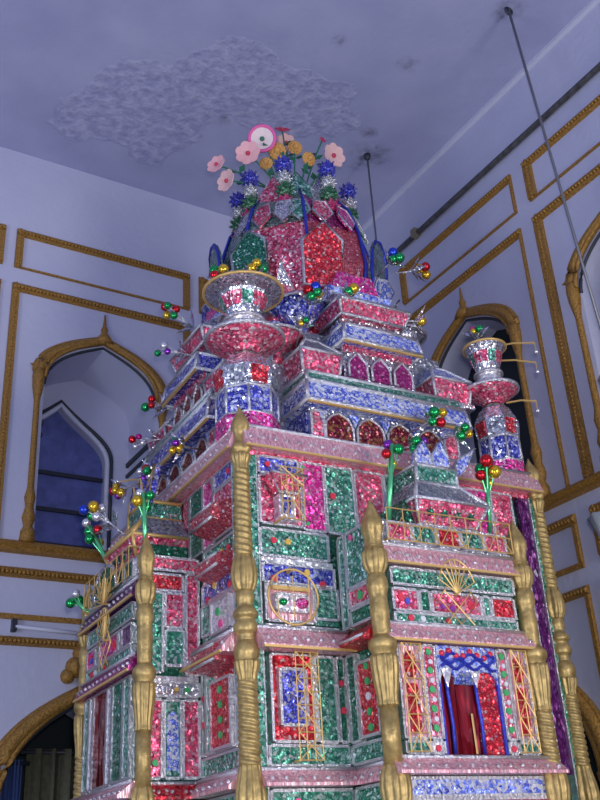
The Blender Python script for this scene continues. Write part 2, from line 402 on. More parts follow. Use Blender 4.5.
def lower_face(M, mir, left):
    """panels of one side; mir mirrors along so that the near corner is first"""
    X = (lambda a, b_: (1.7-b_, 1.7-a)) if mir else (lambda a, b_: (a, b_))
    P = lambda a, b_, z0, z1, m, **k: panel(TW, *X(a, b_), z0, z1, m, M=M @ Matrix.Translation((0, .03, 0)), d=.03, **k)
    def S(a): return 1.7-a if mir else a
    MM = M @ Matrix.Translation((0, .02, 0))
    chajja(TW, 0, 1.7, 3.365, 3.475, .06, 'palepink', M=M)
    # top zone
    P(.085, .285, 3.265, 3.345, 'blue', studs={'red': [(S(.13), 3.31, .014)]})
    P(.085, .295, 3.03, 3.255, 'pink')
    P(.300, .415, 3.02, 3.345, 'magenta', studs={'green': [(S(.32), 3.05, .010), (S(.31), 3.32, .010)]})
    P(.422, .575, 3.02, 3.345, 'dgreen' if left else 'green', studs={'red': [(S(.46), 3.2, .017)]})
    P(.582, .74, 3.02, 3.345, 'pink')
    P(.75, .90, 3.02, 3.345, 'green'); P(.91, 1.06, 3.02, 3.345, 'pink'); P(1.07, 1.22, 3.02, 3.345, 'dgreen')
    P(1.23, 1.38, 3.02, 3.345, 'magenta'); P(1.39, 1.52, 3.02, 3.345, 'pink'); P(1.57, 1.63, 2.0, 3.345, 'purple', edging=False)
    # far strip beyond the bay
    P(1.29, 1.42, 2.70, 3.0, 'green'); P(1.29, 1.42, 2.50, 2.69, 'pink'); P(1.29, 1.42, 2.04, 2.48, 'pink'); P(1.43, 1.56, 2.70, 3.0, 'silver'); P(1.43, 1.56, 2.45, 2.69, 'red'); P(1.43, 1.56, 2.04, 2.44, 'pink')
    # green / blue zone
    P(.080, .415, 2.885, 3.005, 'green', studs={'red': [(S(.145), 2.955, .015)], 'gold': [(S(.215), 2.955, .015)]})
    P(.080, .435, 2.858, 2.878, 'white', edging=False)
    P(.085, .435, 2.768, 2.852, 'blue', studs={'red': [(S(.14), 2.785, .018), (S(.375), 2.775, .019)], 'gold': [(S(.30), 2.825, .015)]})
    P(.095, .325, 2.605, 2.76, 'palepink')
    P(.330, .445, 2.625, 2.76, 'green')
    P(.330, .445, 2.598, 2.618, 'green', edging=False)
    P(.090, .445, 2.572, 2.592, 'white', edging=False)
    chajja(TW, *X(.03, .46), 2.475, 2.565, .10, 'palepink', M=M)
    # lower zone
    P(.105, .300, 2.125, 2.465, 'red'); P(.310, .405, 2.125, 2.465, 'green'); P(.412, .452, 2.125, 2.465, 'dgreen', studs={'red': [(S(.432), 2.36, .013), (S(.436), 2.25, .015)]})
    P(.085, .455, 2.035, 2.110, 'green')
    chajja(TW, *X(.03, .46), 1.955, 2.02, .08, 'palepink', M=M, gold=False)
    P(.085, .455, 1.70, 1.945, 'green', studs={'pink': [(S(.2), 1.90, .018)]})
    P(.085, .455, .30, 1.68, 'pink'); P(1.29, 1.52, .30, 2.02, 'pink')
    # silver corner post strips
    for a in (.045, 1.655):
        bb(TW, M).box(S(a)-.02, S(a)+.02, -.012, .03, .3, 3.34).build('corner_strip', F['green'], TW)
        bb(TW, M).box(S(a)-.026, S(a)-.02, -.016, .03, .3, 3.34).box(S(a)+.02, S(a)+.026, -.016, .03, .3, 3.34).build('silver_strip', F['silverstrip'], TW)

lower_face(Matrix(), False, False)
lower_face(Lm, True, True)
# cup-shaped oriel with gold lattice on the front, ring ornament, window lattice
g = bb(TW)
g.add([(.095, -.02, 3.24), (.29, -.02, 3.24), (.245, -.02, 3.16), (.145, -.02, 3.16), (.105, -.085, 3.24), (.28, -.085, 3.24), (.235, -.06, 3.16), (.155, -.06, 3.16)],
      [(0,1,5,4), (4,5,6,7), (7,6,2,3), (0,4,7,3), (1,2,6,5)])
ori = g.build('oriel', F['pink'], TW)
e = bb(TW); e.tube([(.10, -.087, 3.24), (.285, -.087, 3.24), (.24, -.063, 3.16), (.15, -.063, 3.16)], .008, closed=True); e.build('silver_edging', F['silverstrip'], ori)
bb(TW).box(.155, .235, -.05, .0, 3.04, 3.155).build('oriel_foot', F['white'], ori)
bb(TW).box(.175, .21, -.058, -.05, 3.065, 3.14).build('blue_flower', F['blue'], ori)
lattice(TW, .15, .26, 3.03, 3.27, 4, 3, y=-.09)
b = bb(TW)
ringp = [(.205+.118*cos(2*PI*i/40), -.045, 2.70+.118*sin(2*PI*i/40)) for i in range(40)]
b.tube(ringp, .005, 6, True)
for i in range(3):
    a = .13+.075*i; b.tube([(a, -.045, 2.70-.09), (a, -.045, 2.70+.09)], .003, 4)
b.box(.2, .21, -.045, 0, 2.577, 2.585); b.box(.2, .21, -.045, 0, 2.812, 2.822)
b.build('gold_ring_ornament', M_GOLDW, TW)
q = panel(TW, .13, .285, 2.645, 2.715, 'white', d=.022)
b = bb(TW); b.ball((.165, -.024, 2.68), .02, 8, 5, .8); b.build('green_rosette', M_BALL['green'], q)
b = bb(TW); b.ball((.255, -.024, 2.68), .03, 8, 5, .8); b.build('pink_rosette', F['magenta'], q)
panel(TW, .12, .30, 2.735, 2.752, 'gold' if 'gold' in F else M_GOLDW, d=.02, edging=False)
q = panel(TW, .135, .255, 2.185, 2.405, 'blue', d=.02)
panel(TW, .12, .285, 2.42, 2.46, 'red', d=.018, edging=False)
lattice(TW, .195, .30, 2.05, 2.47, 3, 8, y=-.05)
# left side, near strip: red awnings and framed boxes
LM2 = Lm
for zc, s_ in ((3.10, 1), (2.885, .8), (2.49, 1)):
    p = bb(TW, LM2).profx([(.0, zc+.07*s_), (-.10*s_, zc+.03*s_), (-.10*s_, zc-.03*s_), (0, zc-.06*s_)], 1.36, 1.60).build('awning', F['rose'], TW)
    e = bb(TW, LM2); e.tube([(1.36, -.10*s_, zc+.03*s_), (1.60, -.10*s_, zc+.03*s_)], .007); e.tube([(1.36, -.10*s_, zc-.03*s_), (1.60, -.10*s_, zc-.03*s_)], .007); e.build('silver_edging', F['silverstrip'], p)
panel(TW, 1.38, 1.58, 2.13, 2.40, 'red', M=LM2, d=.02, studs={'green': [(1.48, 2.18+.06*i, .016) for i in range(4)]})
panel(TW, 1.40, 1.58, 2.60, 2.74, 'white', M=LM2, d=.02, studs={'green': [(1.47, 2.69, .018)], 'pink': [(1.5, 2.63, .018)]})

# ------------------------------------------------------------------ bays
def bay(side, label):
    W = face_matrix(side); left = side == 'left'
    th = thing('shrine_bay', label, 'shrine bay', W, (.85, -.15, 0), 'projecting bays of the foil shrine')
    x0, x1, yf = .46, 1.24, -.30
    bb(th).box(x0+.02, x1-.02, yf+.02, .0, 0, 2.90).build('wall_core', F['dgreen'], th)
    bb(th).box(x0+.01, x1-.01, yf+.0, .0, 2.885, 2.90).build('roof_slab', F['silver'], th)
    M = Matrix.Translation((0, yf+.02, 0))
    P = lambda a, b_, z0, z1, m, **k: panel(th, a, b_, z0, z1, m, M=M, d=.02, **k)
    cols = ['pink', 'green', 'red', 'green', 'pink'] if not left else ['dgreen', 'grey', 'purple', 'grey', 'dgreen']
    # parapet of small panels behind a gold railing
    w = (1.18-.53)/5
    bb(th).box(.50, 1.20, yf+.01, yf+.05, 2.895, 3.0).build('parapet', F['silver'], th)
    for i, c in enumerate(cols): P(.53+w*i+.006, .53+w*(i+1)-.006, 2.905, 2.985, c)
    lat = lattice(th, .52, 1.19, 2.90, 3.04, 8, 2, M=M, y=-.05, diag=False)
    b = bb(th, M)
    for i in range(5):
        a = .53+w*i; b.tube([(a, -.053, 2.90), (a+w*.5, -.053, 3.0), (a+w, -.053, 2.90)], .003, 4)
    b.build('zigzag', M_GOLDW, lat)
    chajja(th, x0, x1, 2.80, 2.885, .05, 'palepink' if not left else 'purple', M=M)
    # green band, gold fan
    P(.53, 1.18, 2.715, 2.785, 'green'); 
    b = bb(th, M)
    for i in range(9):
        t = PI*(.12+.76*i/8); b.tube([(.85, -.045, 2.69), (.85+.10*cos(t), -.05, 2.69+.15*sin(t))], .003, 4)
    b.tube([(.85+.10*cos(PI*(.12+.76*i/16)), -.05, 2.69+.15*sin(PI*(.12+.76*i/16))) for i in range(17)], .0035, 4)
    b.tube([(.85, -.045, 2.80), (.95, -.045, 2.66), (.85, -.045, 2.56), (.75, -.045, 2.66)], .0035, 4, True)
    b.tube([(.78, -.045, 2.56), (.92, -.045, 2.70)], .003, 4); b.tube([(.92, -.045, 2.56), (.78, -.045, 2.70)], .003, 4)
    b.box(.845, .855, -.05, .0, 2.685, 2.695)
    b.build('gold_fan', M_GOLDW, th)
    c2 = [('pink', .53, .655), ('dgreen', .665, .715), ('pink', .725, .985), ('green', .995, 1.035), ('red', 1.045, 1.17)]
    for m_, a, b_ in c2:
        st = None
        if m_ == 'pink' and a < .6: st = {'blue': [(.60, 2.645, .014)], 'red': [(.57, 2.66, .018)]}
        elif m_ == 'pink': st = {'violet': [(.78, 2.635, .013), (.83, 2.63, .013)], 'red': [(.93, 2.65, .02)]}
        P(a, b_, 2.605, 2.695, m_ if not left else {'pink': 'magenta', 'red': 'purple'}.get(m_, m_), studs=st)
    P(.53, 1.17, 2.555, 2.597, 'green', studs={'red': [(.61, 2.575, .015), (.80, 2.575, .013)], 'silver': [(.67, 2.575, .014)]})
    chajja(th, x0, x1, 2.475, 2.55, .06, 'palepink' if not left else 'plum', M=M)
    if not left:
        for a, b_ in ((.525, .635), (1.085, 1.185)):
            p = P(a, b_, 2.10, 2.465, 'palepink')
            c_ = (a+b_)/2
            bb(th, M).prism([(c_+.028*cos(t*PI/6), 2.385+.055*sin(t*PI/6)) for t in range(12)], -.03, -.02).build('red_medallion', F['red'], p)
            bb(th, M).box(c_-.025, c_+.025, -.028, -.018, 2.12, 2.31).build('red_inlay', F['red'], p)
            lattice(th, a+.008, b_-.008, 2.05, 2.465, 2, 6, M=M, y=-.042)
            P(a, b_, 2.045, 2.09, 'green')
        for a, b_ in ((.645, .705), (1.03, 1.078)):
            P(a, b_, 2.10, 2.465, 'pink', studs={'green': [((a+b_)/2, 2.14+.075*i, .015) for i in range(5)], 'silver': [((a+b_)/2+.005, 2.175+.075*i, .011) for i in range(4)]})
            P(a, b_, 2.045, 2.09, 'white', studs={'red': [((a+b_)/2, 2.065, .014)]})
        # the doorway
        dr = bb(th, M).box(.715, 1.02, -.008, .005, 2.04, 2.47).build('doorway', F['glass_red'], th)
        bb(th, M).box(.725, .795, -.012, -.008, 2.045, 2.36).box(.80, .895, -.012, -.008, 2.045, 2.36).build('dark_red_leaf', F['glass_red'], dr)
        rl = bb(th, M).box(.90, 1.012, -.014, -.008, 2.045, 2.40).build('bright_red_leaf', F['red'], dr)
        # scalloped blue and white head
        pts = [(.715, 2.47), (1.02, 2.47), (1.02, 2.355)]
        for c_, w_ in ((.955, .06), (.845, .055), (.76, .04)):
            for i in range(9):
                t = PI*i/8; pts.append((c_+w_*cos(t), 2.315+.055*sin(t)))
        pts += [(.715, 2.33)]
        hd = bb(th, M).prism(pts, -.026, -.012).build('scalloped_head', F['lblue'], dr)
        for i in range(8): bb(th, M).ball((.74+.036*i, -.028, 2.437+.012*sin(i*1.9)), .013, 8, 5).build('red_rosette', M_ROS['red'], hd)
        e = bb(th, M)
        for i in range(3): e.tube([(.73+.28*j/14, -.03, 2.385+.022*i+.012*sin(j*1.3+i*2)) for j in range(15)], .007, 5)
        e.build('blue_swirls', M_BLUE, hd)
        e = bb(th, M)
        for a in (.752, .898): e.tube([(a-.004, -.022, 2.37), (a, -.022, 2.28), (a+.008, -.022, 2.16), (a+.004, -.022, 2.045)], .008, 6)
        for a in (.718, 1.017): e.box(a-.006, a+.006, -.022, 0, 2.04, 2.47)
        e.build('blue_mullion', M_BLUE, dr)
        for a in (.752, .898): bb(th, M).add([(a-.03, -.03, 2.375), (a+.03, -.03, 2.375), (a, -.03, 2.30), (a, -.018, 2.36)], [(0,1,2), (0,3,1), (1,3,2), (2,3,0)]).build('white_bracket', F['white'], dr)
        e = bb(th, M); e.tube([(.865, -.02, 2.045), (.862, -.02, 2.2)], .005, 5); e.build('gold_rod', M_GOLDW, dr)
    else:
        P(.53, .60, 2.05, 2.465, 'green'); P(.61, .66, 2.05, 2.465, 'silver'); P(.67, .86, 2.05, 2.465, 'glass_red'); P(.87, .93, 2.05, 2.465, 'silver')
        P(.94, 1.08, 2.05, 2.465, 'dgreen'); P(1.09, 1.17, 2.05, 2.465, 'green')
    chajja(th, x0-.02, x1+.02, 1.965, 2.03, .10, 'palepink', M=M, gold=False)
    P(.50, 1.20, 1.89, 1.955, 'lblue'); P(.50, 1.20, 1.70, 1.88, 'pink', studs={'green': [(.6+.12*i, 1.85, .015) for i in range(5)]})
    P(.50, 1.20, .3, 1.68, 'green')
    # cheeks of the bay
    if not left: Ms = Matrix.Translation((x0, 0, 0)) @ Matrix.Rotation(-PI/2, 4, 'Z') @ Matrix.Translation((0, .02, 0))     # a: 0 at the wall .. .3 at the front
    else: Ms = Matrix.Translation((x1, -.30, 0)) @ Matrix.Rotation(PI/2, 4, 'Z') @ Matrix.Translation((0, .02, 0))            # a: 0 at the front .. .3 at the wall
    Q = lambda a, b_, z0, z1, m, **k: panel(th, a, b_, z0, z1, m, M=Ms, d=.022, **k)
    if not left:
        Q(.02, .075, 2.58, 2.985, 'green'); Q(.085, .25, 2.74, 2.985, 'green', studs={'pink': [(.13, 2.96, .013)]})
        Q(.085, .25, 2.655, 2.73, 'pink', studs={'green': [(.17, 2.695, .02)]}); Q(.085, .25, 2.58, 2.645, 'dgreen')
        p = bb(th, Ms).profx([(0, 2.57), (-.10, 2.50), (-.10, 2.485), (0, 2.475)], .0, .28).build('awning', F['red'], th)
        bb(th, Ms).tube([(.0, -.10, 2.5), (.28, -.10, 2.5)], .007).build('silver_edging', F['silverstrip'], p)
        Q(.02, .085, 2.12, 2.465, 'dgreen'); Q(.10, .24, 2.13, 2.42, 'red', studs={'green': [(.17, 2.16+.06*i, .016) for i in (0, 1, 3, 4)], 'silver': [(.17, 2.28, .017)]})
        Q(.02, .26, 2.035, 2.105, 'green'); Q(.02, .26, 1.70, 1.945, 'green')
        chajja(th, .0, .27, 1.955, 2.02, .05, 'palepink', M=Ms, gold=False)
    else:
        # stepped pink frame round green, as on the photograph's left cheek
        Q(.05, .285, 2.925, 2.985, 'pink'); Q(.05, .21, 2.83, 2.905, 'red'); Q(.225, .285, 2.46, 2.915, 'pink')
        Q(.05, .115, 2.47, 2.82, 'green'); Q(.125, .215, 2.665, 2.82, 'pink'); Q(.125, .215, 2.50, 2.655, 'green')
        Q(.05, .285, 2.435, 2.455, 'white', edging=False)
        Q(.05, .285, 2.37, 2.43, 'silver', studs={'gold': [(.18, 2.40, .010)], 'green': [(.23, 2.40, .012)]})
        Q(.05, .115, 2.04, 2.355, 'pink', studs={'green': [(.085, 2.10, .014)]}); Q(.125, .20, 2.04, 2.355, 'green'); Q(.21, .285, 2.04, 2.355, 'pink')
        b = bb(th, Ms).prism(arch_pts(.163, .026, 2.27, 2.31), -.028, -.02); b.box(.137, .189, -.028, -.02, 2.07, 2.27); b.build('arched_inlay', F['lblue'], th)
        chajja(th, .0, .30, 1.955, 2.02, .07, 'red', M=Ms, gold=False); Q(.05, .285, 1.70, 1.945, 'green')
        # hanging fan of gold rays on the outer side
        b = bb(th, M)
        for i in range(11):
            t = PI*i/10; b.tube([(.85, -.05, 2.86), (.85+.13*cos(t), -.06, 2.87+.11*sin(t))], .004, 4)
        b.box(.845, .855, -.05, 0, 2.855, 2.865); b.build('gold_fan', M_GOLDW, th)
        p = bb(th, M).prism([(.85+.17*cos(t*PI/12), 2.90+.14*sin(t*PI/12)) for t in range(13)], -.045, -.03).build('arched_crest', F['dgreen'], th)
        bb(th, M).tube([(.85+.17*cos(t*PI/12), -.045, 2.90+.14*sin(t*PI/12)) for t in range(13)], .012).build('silver_edging', F['silver'], p)
    return th
bay('front', 'projecting front bay with the dark red double doorway between two short gold columns')
bay('left', 'projecting left bay with stepped pink and green side panels')

# ------------------------------------------------------------------ pavilions on the bay roofs
def pavilion(side, label):
    W = face_matrix(side); left = side == 'left'
    th = thing('rooftop_pavilion', label, 'pavilion', W, (.9, -.13, 2.90), 'small pavilions on the bay roofs')
    em = F['silverstrip'] if not left else M_GOLDW
    bb(th).box(.70, 1.10, -.22, -.005, 2.90, 3.14).build('body', F['dgreen'], th)
    p = bb(th).frustum((.75, 1.06, -.245, -.01), 3.02, (.715, 1.12, -.29, -.005), 3.13).build('flared_eave', F['pink'], th)
    e = bb(th)
    e.tube([(.715, -.29, 3.13), (1.12, -.29, 3.13)], .009); e.tube([(.75, -.245, 3.02), (1.06, -.245, 3.02)], .009)
    e.tube([(.715, -.29, 3.13), (.75, -.245, 3.02)], .009); e.tube([(1.12, -.29, 3.13), (1.06, -.245, 3.02)], .009)
    e.tube([(.715, -.29, 3.13), (.715, -.01, 3.13)], .009); e.tube([(1.12, -.29, 3.13), (1.12, -.01, 3.13)], .009)
    e.build('edging', em, p)
    for i in range(4):
        a = .80+.075*i
        bb(th).prism([(a+(.024 if j % 2 else .010)*cos(PI*j/5), 3.075+(.024 if j % 2 else .010)*sin(PI*j/5)) for j in range(10)], -.278, -.262).build('star_flower', F['dgreen'], p)
    bb(th).frustum((.715, 1.12, -.29, -.005), 3.13, (.79, 1.04, -.20, -.005), 3.245).build('roof', F['slate'], th)
    p = bb(th).box(.80, 1.03, -.20, -.01, 3.245, 3.335).build('lantern', F['green'], th)
    e = bb(th)
    for z in (3.247, 3.335): e.tube([(.80, -.01, z), (.80, -.20, z), (1.03, -.20, z), (1.03, -.01, z)], .010)
    for x in (.80, 1.03): e.tube([(x, -.20, 3.245), (x, -.20, 3.335)], .010)
    e.build('edging', em, p)
    e = bb(th)
    e.tube([(.715, -.29, 3.135), (.79, -.20, 3.245), (1.04, -.20, 3.245), (1.12, -.29, 3.135)], .010)
    e.build('hip_edging', em, p)
    for c_, w_, h_ in ((.85, .05, .13), (.95, .05, .14), (1.06, .045, .16)):
        pts = [(c_-w_, 3.335), (c_+w_, 3.335), (c_+w_*.9, 3.335+h_*.45), (c_+w_*.2, 3.335+h_), (c_-w_*.9, 3.335+h_*.45)]
        if c_ > 1: pts = [(1.03, 3.30), (1.08, 3.33), (1.17, 3.47), (1.06, 3.40), (1.03, 3.36)]
        p = bb(th).prism(pts, -.20, -.17).build('petal', F['lblue'] if not left else F['blue'], th)
        bb(th).tube([(x, -.20, z) for x, z in pts], .006, 5, True).build('edging', em, p)
    return th
pavilion('front', 'small pavilion with a flared pink eave and grey roof above the red doorway')
pavilion('left', 'small gold edged pavilion on the roof of the left bay')

# ------------------------------------------------------------------ upper tiers
def eave(th, x0, x1, y0, yb, z0, z1, run, mat, side=.03, M=None, gold=True, side_mat=None):
    """sloped band running round the front and both ends of a wing"""
    b = bb(th, M); t = .012
    b.frustum((x0, x1, y0, yb), z0, (x0+side, x1-side, y0+run, yb), z1)
    p = b.build('eave', F[mat], th)
    e = bb(th, M)
    lo = [(x0, yb, z0), (x0, y0, z0), (x1, y0, z0), (x1, yb, z0)]; hi = [(x0+side, yb, z1), (x0+side, y0+run, z1), (x1-side, y0+run, z1), (x1-side, yb, z1)]
    for A in (lo, hi):
        for q, r_ in zip(A, A[1:]): e.tube([q, r_], .010)
    for q, r_ in zip(lo, hi): e.tube([q, r_], .010)
    e.build('silver_edging', F['silverstrip'], p)
    if gold:
        bb(th, M).box(x0, x1, y0-.004, y0+.01, z0-.016, z0-.006).build('gold_braid', M_GOLDW, p)
    return p

def arch_wall(th, centers, w, z0, zs, za, y, mat, wallmat, x0, x1, ztop, M=None, trim='silverstrip', pw=.4):
    for c_ in centers:
        pts = [(c_-w, z0), (c_+w, z0)]+arch_pts(c_, w, zs, za, 8, pw)
        p = bb(th, M).prism(pts, y-.012, y+.004).build('arched_panel', F[mat], th)
        bb(th, M).tube([(c_+w, y-.014, z0)]+[(a, y-.014, z) for a, z in arch_pts(c_, w, zs, za, 8, pw)]+[(c_-w, y-.014, z0)], .007, 6).build('arch_rim', F[trim], p)

def storey_lower():
    th = thing('arched_storey', 'widest upper storey with maroon arches under a silver blue sloped eave', 'shrine storey', FR, (.85, .85, 3.47), 'stacked arched storeys of the shrine')
    bb(th).box(.28, 1.45, .28, 1.45, 3.47, 3.88).build('core', F['slate'], th)
    for M, mir in ((Matrix(), False), (Lm, True)):
        x0, x1 = .41, 1.29
        bb(th, M).box(x0, x1, .08, .40, 3.47, 3.70).build('wing_wall', F['silver'], th)
        arch_wall(th, (.57, .75, .93, 1.11), .079, 3.475, 3.585, 3.672, .08, 'maroon', 'pink', x0, x1, 3.68, M, pw=.12)
        for a, b_ in ((.415, .485), (1.20, 1.285)): panel(th, a, b_, 3.48, 3.665, 'pink', M=M @ Matrix.Translation((0, .08, 0)))
        for i in range(5): bb(th, M).add([(.66+.18*(i-1)-.03, .064, 3.675), (.66+.18*(i-1)+.03, .064, 3.675), (.66+.18*(i-1), .064, 3.60), (.66+.18*(i-1), .08, 3.66)], [(0,1,2), (0,3,1), (1,3,2), (2,3,0)]).build('spandrel_point', F['lblue'], th)
        # blue end walls of the wing
        for sx in (x0-.012, x1): bb(th, M).box(sx, sx+.012, .09, .30, 3.475, 3.67).build('end_panel', F['blue'], th)
        eave(th, .365, 1.335, .0, .42, 3.69, 3.80, .022, 'lblue' if not mir else 'blue', .012, M)
        eave(th, .378, 1.322, .022, .42, 3.806, 3.862, .02, 'green', .012, M, False)
        bb(th, M).frustum((.39, 1.31, .055, .42), 3.862, (.41, 1.29, .10, .42), 3.885).build('eave_top', F['slate'], th)
    return th
storey_lower()

def storey_mid():
    th = thing('arched_storey', 'narrower storey above with three plum pointed arches, flanked by pink hip roofed boxes', 'shrine storey', FR, (.85, .85, 3.885), 'stacked arched storeys of the shrine')
    bb(th).box(.30, 1.42, .30, 1.42, 3.885, 4.26).build('core', F['slate'], th)
    for M, mir in ((Matrix(), False), (Lm, True)):
        S = (lambda a, b_: (1.7-b_, 1.7-a)) if mir else (lambda a, b_: (a, b_))
        x0, x1 = S(.665, 1.105)
        cx = (x0+x1)/2
        bb(th, M).box(x0, x1, .13, .40, 3.885, 4.12).build('wing_wall', F['silver'], th)
        arch_wall(th, [cx-.14, cx, cx+.14], .056, 3.93, 4.0, 4.075, .13, 'plum' if not mir else 'maroon', 'pink', x0, x1, 4.1, M)
        panel(th, x0+.01, x1-.01, 4.085, 4.118, 'pink', M=M @ Matrix.Translation((0, .13, 0)), edging=False)
        eave(th, x0-.025, x1+.02, .06, .42, 4.115, 4.215, .02, 'lblue' if not mir else 'blue', .012, M)
        bb(th, M).frustum((x0-.01, x1+.005, .08, .42), 4.215, (x0+.02, x1-.02, .14, .42), 4.255).build('eave_top', F['slate'], th)
        # flanking pink boxes with hipped slate roofs
        for k, (a, b_, ya) in enumerate(((.405, .65, .11), (1.215, 1.475, .11))):
            a, b_ = S(a, b_)
            bb(th, M).box(a, b_, ya, ya+.26, 3.875, 3.905).build('ledge', F['silver'], th)
            p = bb(th, M).frustum((a+.02, b_-.02, ya+.02, ya+.25), 3.90, (a, b_, ya, ya+.26), 4.035).build('flared_box', F['pink'], th)
            e = bb(th, M)
            for z in (3.905, 4.035):
                i_ = .02 if z < 4 else 0
                e.tube([(a+i_, ya+i_, z), (b_-i_, ya+i_, z)], .009); e.tube([(a+i_, ya+i_, z), (a+i_, ya+.25, z)], .009); e.tube([(b_-i_, ya+i_, z), (b_-i_, ya+.25, z)], .009)
            for q, q2 in ((a, a+.02), (b_, b_-.02)): e.tube([(q, ya, 4.035), (q2, ya+.02, 3.905)], .009)
            e.build('silver_edging', F['silverstrip'], p)
            r_ = bb(th, M).frustum((a, b_, ya, ya+.26), 4.04, (a+.10, b_-.06, ya+.13, ya+.18), 4.17).build('hipped_roof', F['slate'] if k == 0 else F['lblue'], th)
            e = bb(th, M); e.tube([(a, ya, 4.04), (a+.10, ya+.13, 4.17), (b_-.06, ya+.13, 4.17), (b_, ya, 4.04)], .010); e.build('ridge_edging', F['silverstrip'], r_)
    return th
storey_mid()

def storey_top():
    th = thing('flared_storey', 'flared pink band with a grey sloping roof below the dome', 'shrine storey', FR, (.85, .85, 4.255), 'stacked arched storeys of the shrine')
    bb(th).box(.42, 1.30, .42, 1.30, 4.255, 4.62).build('core', F['pink'], th)
    for M, mir in ((Matrix(), False), (Lm, True)):
        S = (lambda a, b_: (1.7-b_, 1.7-a)) if mir else (lambda a, b_: (a, b_))
        x0, x1 = S(.66, 1.10)
        bb(th, M).box(x0+.03, x1-.03, .17, .45, 4.25, 4.33).build('neck', F['silver'], th)
        p = bb(th, M).frustum((x0+.02, x1-.02, .13, .45), 4.315, (x0-.005, x1+.01, .10, .45), 4.395).build('flared_band', F['pink'], th)
        e = bb(th, M)
        for z, i_ in ((4.315, .02), (4.395, -.005)):
            y = .13 if z < 4.35 else .10
            e.tube([(x0+i_, .45, z), (x0+i_, y, z), (x1-i_, y, z), (x1-i_, .45, z)], .010)
        e.tube([(x0+.02, .13, 4.315), (x0-.005, .10, 4.395)], .009); e.tube([(x1-.02, .13, 4.315), (x1+.01, .10, 4.395)], .009)
        e.build('silver_edging', F['silverstrip'], p)
        r_ = bb(th, M).frustum((x0-.005, x1+.01, .10, .45), 4.40, (x0+.03, x1-.03, .22, .45), 4.49).build('roof', F['slate'], th)
        e = bb(th, M); e.tube([(x0+.03, .22, 4.49), (x1-.03, .22, 4.49)], .010); e.build('silver_edging', F['silverstrip'], r_)
        # upper little gabled blocks behind
        p = bb(th, M).frustum((x0+.05, x1-.05, .26, .50), 4.47, (x0+.02, x1-.0, .24, .50), 4.56).build('attic_block', F['lblue'], th)
        p = bb(th, M).prism([(x0+.05, 4.56), (x1-.05, 4.56), (x1-.10, 4.70), (x0+.12, 4.70)], .28, .5).build('attic_roof', F['magenta'], th)
    return th
storey_top()

